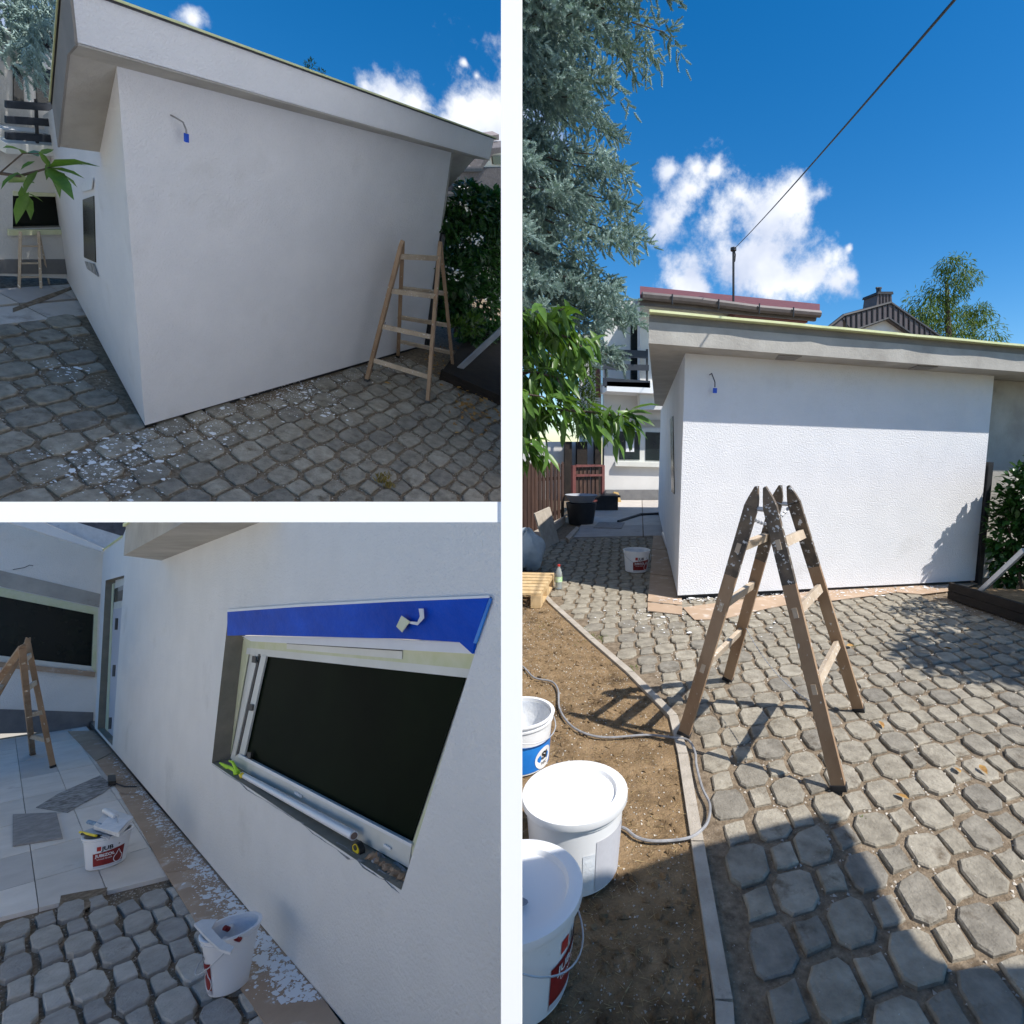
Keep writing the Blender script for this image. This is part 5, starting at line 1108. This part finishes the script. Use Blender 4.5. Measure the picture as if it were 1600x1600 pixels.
# rear wall with the taped window
x0f = x_at(2, 0.0); rh = thing(k, 'rear_house', 'rear wing at the left with long dark window framed in yellow tape', 'building', x0f(100,1140))
tri_wall(k, x0f, [(161,862),(-120,777),(-120,1152),(148,1139)], [[(-60,920),(147,958),(143,1042),(-60,1017)]], 'wall', rh, stucco_warmed, .2, stucco_grey, .12)
XF = lambda x: x_at(2, x)
wn2 = part(rh, 'window', plate(XF(-.12), [(-100,900),(160,950),(150,1055),(-100,1020)], .02, k=2), black_in)
part(wn2, 'frame_taped', plate(XF(.012), [(-60,905),(153,950),(147,960),(-60,920)], .02, k=2), frame_cream); part(wn2, 'frame_taped', plate(XF(.014), [(147,958),(153,950),(150,1052),(143,1043)], .02, k=2), frame_cream)
part(wn2, 'frame_bottom', plate(XF(.012), [(-60,1018),(143,1041),(143,1048),(-60,1026)], .02, k=2), frame_white)
part(rh, 'lintel_band', plate(XF(.01), [(-60,877),(157,928),(155,949),(-60,903)], .01, k=2), concrete)
part(rh, 'sill', plate(XF(.05), [(-60,1028),(149,1050),(148,1058),(-60,1036)], .1, k=2), hardboard)
part(rh, 'plinth', plate(XF(.02), [(-120,1104),(146,1113),(145,1142),(-120,1150)], .02, k=2), plinth)
part(rh, 'fascia', plate(XF(.35), [(-40,782),(65,815),(160,856),(161,862),(32,822),(-60,792)], .2, k=2), tape_white)
part(rh, 'roof_edge', plate(XF(.2), [(-40,760),(107,812),(192,838),(164,857),(60,812),(-40,780)], .05, k=2), plastic_used)
part(rh, 'rear_roof', plate(XF(-.8), [(60,740),(260,740),(215,842),(188,838),(100,812)], .1, k=2), roof_tile)
solo(k, 'loose_wire', MB().tube([XF(.01)(20,890), XF(.05)(38,887), XF(.05)(46,883), XF(.03)(52,884)], .006, 5), metal_dk, 'thin bent wire sticking out above the taped rear window', 'wire')
# ladder cut by the left edge
PA, PA2, PB, PB2 = g2(83,1199), g2(51,1179), g2(-95,1245), g2(-115,1218)
hA = above(2, (PA+PB)/2, 40, 1005)[2]; Q1, Q2 = PL(2,43,1004,(0,0,1),hA), PL(2,34,1012,(0,0,1),hA)
ladder(k, PA, PA2, Q1, Q2, PB, PB2, Q1-A(.05,0,0), Q2-A(.05,0,0), [.22,.44,.68,.9], [.22,.44,.68,.9], 'wooden step ladder with paint stains at the far left beside the taped window', w=.055, th=.035, rung=(.06,.03), tip=.07)
# paving: cobbles in front, beige tiles behind
xe = 8.72
edge = lambda y: 8.98+(y+.2)*.32
def ok2(c): return c[0] > edge(c[1])+.12 and c[1] < -.155-.006*(c[0]-9) and c[1] > -2
pv2 = struct(k, 'pavement', MB().box((9.6,-.5,-.036), (9.65,-.45,-.033)), joint_m, 'cobbles with wide gritty joints in the lower left, next to the tiles')
lay_pavers(k, pv2, A(9.60,-.735,0), A(.0,.128,0), A(.298,.0,0), ok2, mat=paver_brightened)
def gr2():
    x, y = random.uniform(8.8, 12.5), random.uniform(-1.6, -.1); return A(x, y, -.031)
grit(k, 'pebbles and grit between the cobbles under the masked window', gr2, 6000, .003, .0085)
tt = thing(k, 'tiled_path', 'large beige tiles of the path beside the long wall', None, g2(150,1250), kind='structure')
xsT = [0.02, 1.3, 2.6, 3.9, 5.1, 6.2, 7.3, 8.15]; ysT = [-2.2,-1.87,-1.54,-1.21,-.88,-.55,-.22]
for i, x0 in enumerate(xsT):
    for y0 in ysT:
        x1 = xsT[i+1] if i+1 < len(xsT) else None; y1 = y0+.325
        if y1 > -.1: y1 = -.02
        a, b = (x1-.012, x1-.012) if x1 else (edge(y0), edge(y1))
        part(tt, 'path_tile', MB().prism([A(x0,y0,-.034), A(a,y0,-.034), A(b,y1,-.034), A(x0,y1,-.034)], A(0,0,.030+random.uniform(0,.002))), tile_brightened)
part(tt, 'broken_patch', MB().prism([G(2,u,v,.0) for u, v in ((56,1262),(92,1240),(156,1212),(176,1227),(160,1240),(118,1262),(106,1270))], A(0,0,.004)), mortar, label='hole where tiles are broken out')
part(tt, 'cement_patch', MB().prism([G(2,u,v,-.002) for u, v in ((95,1400),(120,1395),(168,1387),(160,1403),(130,1424),(90,1428))], A(0,0,.003)), joint_m)
solo(k, 'grey_slab', MB().prism([G(2,u,v,.0) for u, v in ((20,1274),(88,1271),(98,1311),(20,1323))], A(0,0,.012)), slab_grey, 'square grey cover slab set among the beige tiles at the left', 'slab')
hb2 = thing(k, 'floor_protection', 'brown hardboard strips splashed with white paint along the foot of the long wall', 'board', g2(300,1400))
for q in ([(106,1143),(150,1142),(176,1176),(150,1190)], [(151,1191),(177,1176),(232,1243),(190,1243)], [(186,1240),(232,1243),(300,1320),(330,1355),(258,1365),(222,1300)], [(259,1366),(331,1356),(505,1563),(560,1640),(440,1640),(330,1480)]):
    part(hb2, 'sheet', MB().prism([G(2,*p,.0) for p in q], A(0,0,.008)), hardboard)
pts = []
for _ in range(4600):
    s = random.random()**.8; u, v = 178+(505-178)*s, 1176+(1560-1176)*s; w_ = abs(random.gauss(0, 1)); pts.append(G(2, u-2-(6+30*s)*w_, v+2+(1+3*s)*w_, .008))
splats(k, 'paint_splatter', pts, np.abs(rng.normal(0,.008,len(pts)))+.003, splat_m, 'white paint drips thick along the wall edge of the brown strips', z=.002, asp=1.6)
sc2 = thing(k, 'scraper', 'black scraper with thin blade lying on the brown strip', 'scraper', G(2,185,1225))
part(sc2, 'grip', MB().prism([G(2,169,1228,.01), G(2,181,1227,.01), G(2,180,1217,.01), G(2,168,1218,.01)], A(0,0,.05)), black_m)
part(sc2, 'blade', MB().tube([G(2,181,1224,.03), G(2,195,1229,.015), G(2,213,1229,.015)], .008, 5), metal_dk)
# buckets
def bk2(c_px, rim_px, half_b, half_t):
    b = G(2, *c_px); h = above(2, b, *rim_px)[2]; return b, px_r(2, b, half_b), px_r(2, b+A(0,0,h), half_t), h
vd = -camdir(2, G(2,164,1355)); fa = math.atan2(vd[1], vd[0])
b, ra, rb, h = bk2((165,1350), (165,1300), 35, 42)
bucket(k, b, ra, rb, h, fa+.12, 'white bucket with dark red label full of painting tools on the beige tiles', 'red', handle=0)
rl_ = thing(k, 'paint_tray', 'white plastic paint tray laid across the labelled bucket', 'tray', b+A(0,0,h))
part(rl_, 'tray_body', MB().prism([PL(2,u,v,(0,0,1),h+.02) for u, v in ((146,1296),(186,1308),(208,1282),(170,1268))], A(0,0,.03)), plastic_used)
part(rl_, 'tray_well', MB().prism([PL(2,u,v,(0,0,1),h+.055) for u, v in ((154,1294),(184,1302),(200,1283),(172,1273))], A(0,0,.004)), plastic_in)
ro = thing(k, 'paint_roller', 'used paint roller lying on top of the tray', 'roller', b+A(0,0,h)); ra_ = px_r(2, b, 6)
part(ro, 'sleeve', MB().tube([PL(2,164,1266,(0,0,1),h+.08), PL(2,181,1276,(0,0,1),h+.07)], ra_, 12), plastic_used, True); part(ro, 'arm', MB().tube([PL(2,181,1276,(0,0,1),h+.07), PL(2,184,1285,(0,0,1),h+.06)], ra_*.25, 6), steel, True)
tr = thing(k, 'trowel', 'blue handled trowel sticking out of the labelled bucket', 'trowel', b+A(0,0,h)); part(tr, 'handle', MB().tube([PL(2,138,1284,(0,0,1),h+.03), PL(2,163,1291,(0,0,1),h+.04)], ra_*.75, 10), M('worn_blue', (.03,.12,.25), (.35,.45,.55), 30), True); part(tr, 'blade', MB().prism([PL(2,u,v,(0,0,1),h+.005) for u, v in ((130,1300),(170,1312),(178,1300),(150,1293))], A(0,0,.006)), steel)
br_ = thing(k, 'paint_brush', 'flat brush with yellow and black handle on the left rim of the labelled bucket', 'brush', b+A(0,0,h)); part(br_, 'handle', MB().tube([PL(2,125,1300,(0,0,1),h+.02), PL(2,150,1306,(0,0,1),h+.02)], ra_*.45, 8), yellow_m, True); part(br_, 'grip', MB().tube([PL(2,128,1303,(0,0,1),h+.015), PL(2,158,1306,(0,0,1),h+.01)], ra_*.5, 8), black_m, True)
b, ra, rb, h = bk2((357,1542), (358,1448), 39, 54)
tilt = Matrix.Identity(4)
bucket(k, b, ra, rb, h, fa-1.7, 'open white bucket with tools and paint rags, nearest on the brown strip', 'red', handle=1)
rg = thing(k, 'rag', 'paint-soaked rag folded over the rim of the near bucket', 'rag', b+A(0,0,h))
part(rg, 'cloth', MB().prism([PL(2,u,v,(0,0,1),h+.012) for u, v in ((303,1447),(316,1440),(338,1440),(330,1454),(348,1474),(366,1484),(360,1492),(344,1488),(322,1468))], A(0,0,.012)), plastic_used)
for i, (u, v) in enumerate(((345,1476),(375,1468),(357,1452))):
    x_ = thing(k, 'roller_head', ['red ended roller head nearest the rim in the open bucket','red ended roller head at the right in the open bucket','red ended roller head at the back of the open bucket'][i], 'roller', b+A(0,0,h), group='roller heads in the near bucket')
    p_ = PL(2,u,v,(0,0,1),h-.03); r_ = px_r(2, p_, 6.5); part(x_, 'end_cap', MB().tube([p_, p_+A(.01,-.02,.02)], r_*.8, 12), red_lab, True); part(x_, 'sleeve', MB().tube([p_+A(-.10,.04,-.03), p_], r_, 12), plastic_used, True)

# ================================================================== dividing wall and sill between the three views
def cpt(u, v, d): return cam2world(A((u-PPX)/FPX, (v-PPY)/FPX, 1)*d)
D0 = .55
yv = R3.T @ A(0,1,0)
far = unit(cpt(800, PPY, 1)-CAM)*9.4
m0, m1 = cpt(784, PPY, D0), cpt(816, PPY, D0)
dw = MB().hexa([m0+yv*6, m1+yv*6, m1+yv*6+far, m0+yv*6+far], [m0-yv*10, m1-yv*10, m1-yv*10+far, m0-yv*10+far])  # made tall and deep, out of view, to keep sun off the left views
DT = thing(3, 'dividing_wall', 'tall white dividing screen seen edge-on between the views, added to shade and softly light the left ones', 'screen', m0*A(1,1,0))
part(DT, 'diffuser_cloth', dw, divider_m)
ez = -R3.T@A(0,0,1)*.003
part(DT, 'front_edge', MB().hexa([m0+yv*6, m1+yv*6, m1+yv*6+ez, m0+yv*6+ez], [m0-yv*10, m1-yv*10, m1-yv*10+ez, m0-yv*10+ez]), trim_white)
s0, s1, s2, s3 = cpt(-160, 816, D0), cpt(792, 816, D0), cpt(792, 784, D0), cpt(-160, 784, D0)
fz = R3.T @ A(0,0,1)*.04
solo(3, 'dividing_rail', MB().hexa([s0, s1, s1+fz, s0+fz], [s3, s2, s2+fz, s3+fz]), trim_white, 'white horizontal rail between the upper and lower left views', 'rail')
# everything stops against the dividers
PLN = {1: [((-1,0,(800-PPX)/FPX)), ((0,-1,0))], 2: [((-1,0,(800-PPX)/FPX)), ((0,1,0))], 3: [((1,0,-(800-PPX)/FPX))]}
bpy.context.view_layer.update()
skip = {'dividing_wall', 'bounce_terrain', 'dividing_rail', 'shade_canopy', 'garden_tree'}
for o in list(bpy.data.objects):
    if o.type != 'MESH': continue
    r = root_of(o)
    if r.name in skip or r.name not in KOF: continue
    kk = KOF[r.name]; mwm = o.matrix_world; me = o.data; nv = len(me.vertices)
    if nv == 0: continue
    co = np.empty(nv*3, np.float32); me.vertices.foreach_get('co', co); co = co.reshape(-1, 3)
    mw = np.array(mwm); wc = co@mw[:3, :3].T+mw[:3, 3]; cc = wc@R3.T+T3
    for n in PLN[kk]:
        n = np.array(n, float); s = cc@n
        if s.min() >= 0: continue
        if s.max() <= 0 and not o.children:
            bpy.data.objects.remove(o); break
        if o.data.users > 1: o.data = o.data.copy()
        nw = R3.T@n; inv = np.linalg.inv(mw)
        nl = mw[:3, :3].T@nw; pl_ = inv[:3, :3]@CAM+inv[:3, 3]
        bm = bmesh.new(); bm.from_mesh(o.data)
        bmesh.ops.bisect_plane(bm, geom=bm.verts[:]+bm.edges[:]+bm.faces[:], plane_co=Vector(pl_), plane_no=Vector(nl), clear_inner=True)
        bm.to_mesh(o.data); bm.free()
        if len(o.data.vertices) == 0: bpy.data.objects.remove(o); break
        co = np.empty(len(o.data.vertices)*3, np.float32); o.data.vertices.foreach_get('co', co); cc = (co.reshape(-1, 3)@mw[:3, :3].T+mw[:3, 3])@R3.T+T3
for o in list(bpy.data.objects):
    if o.type == 'EMPTY' and not o.children: bpy.data.objects.remove(o)
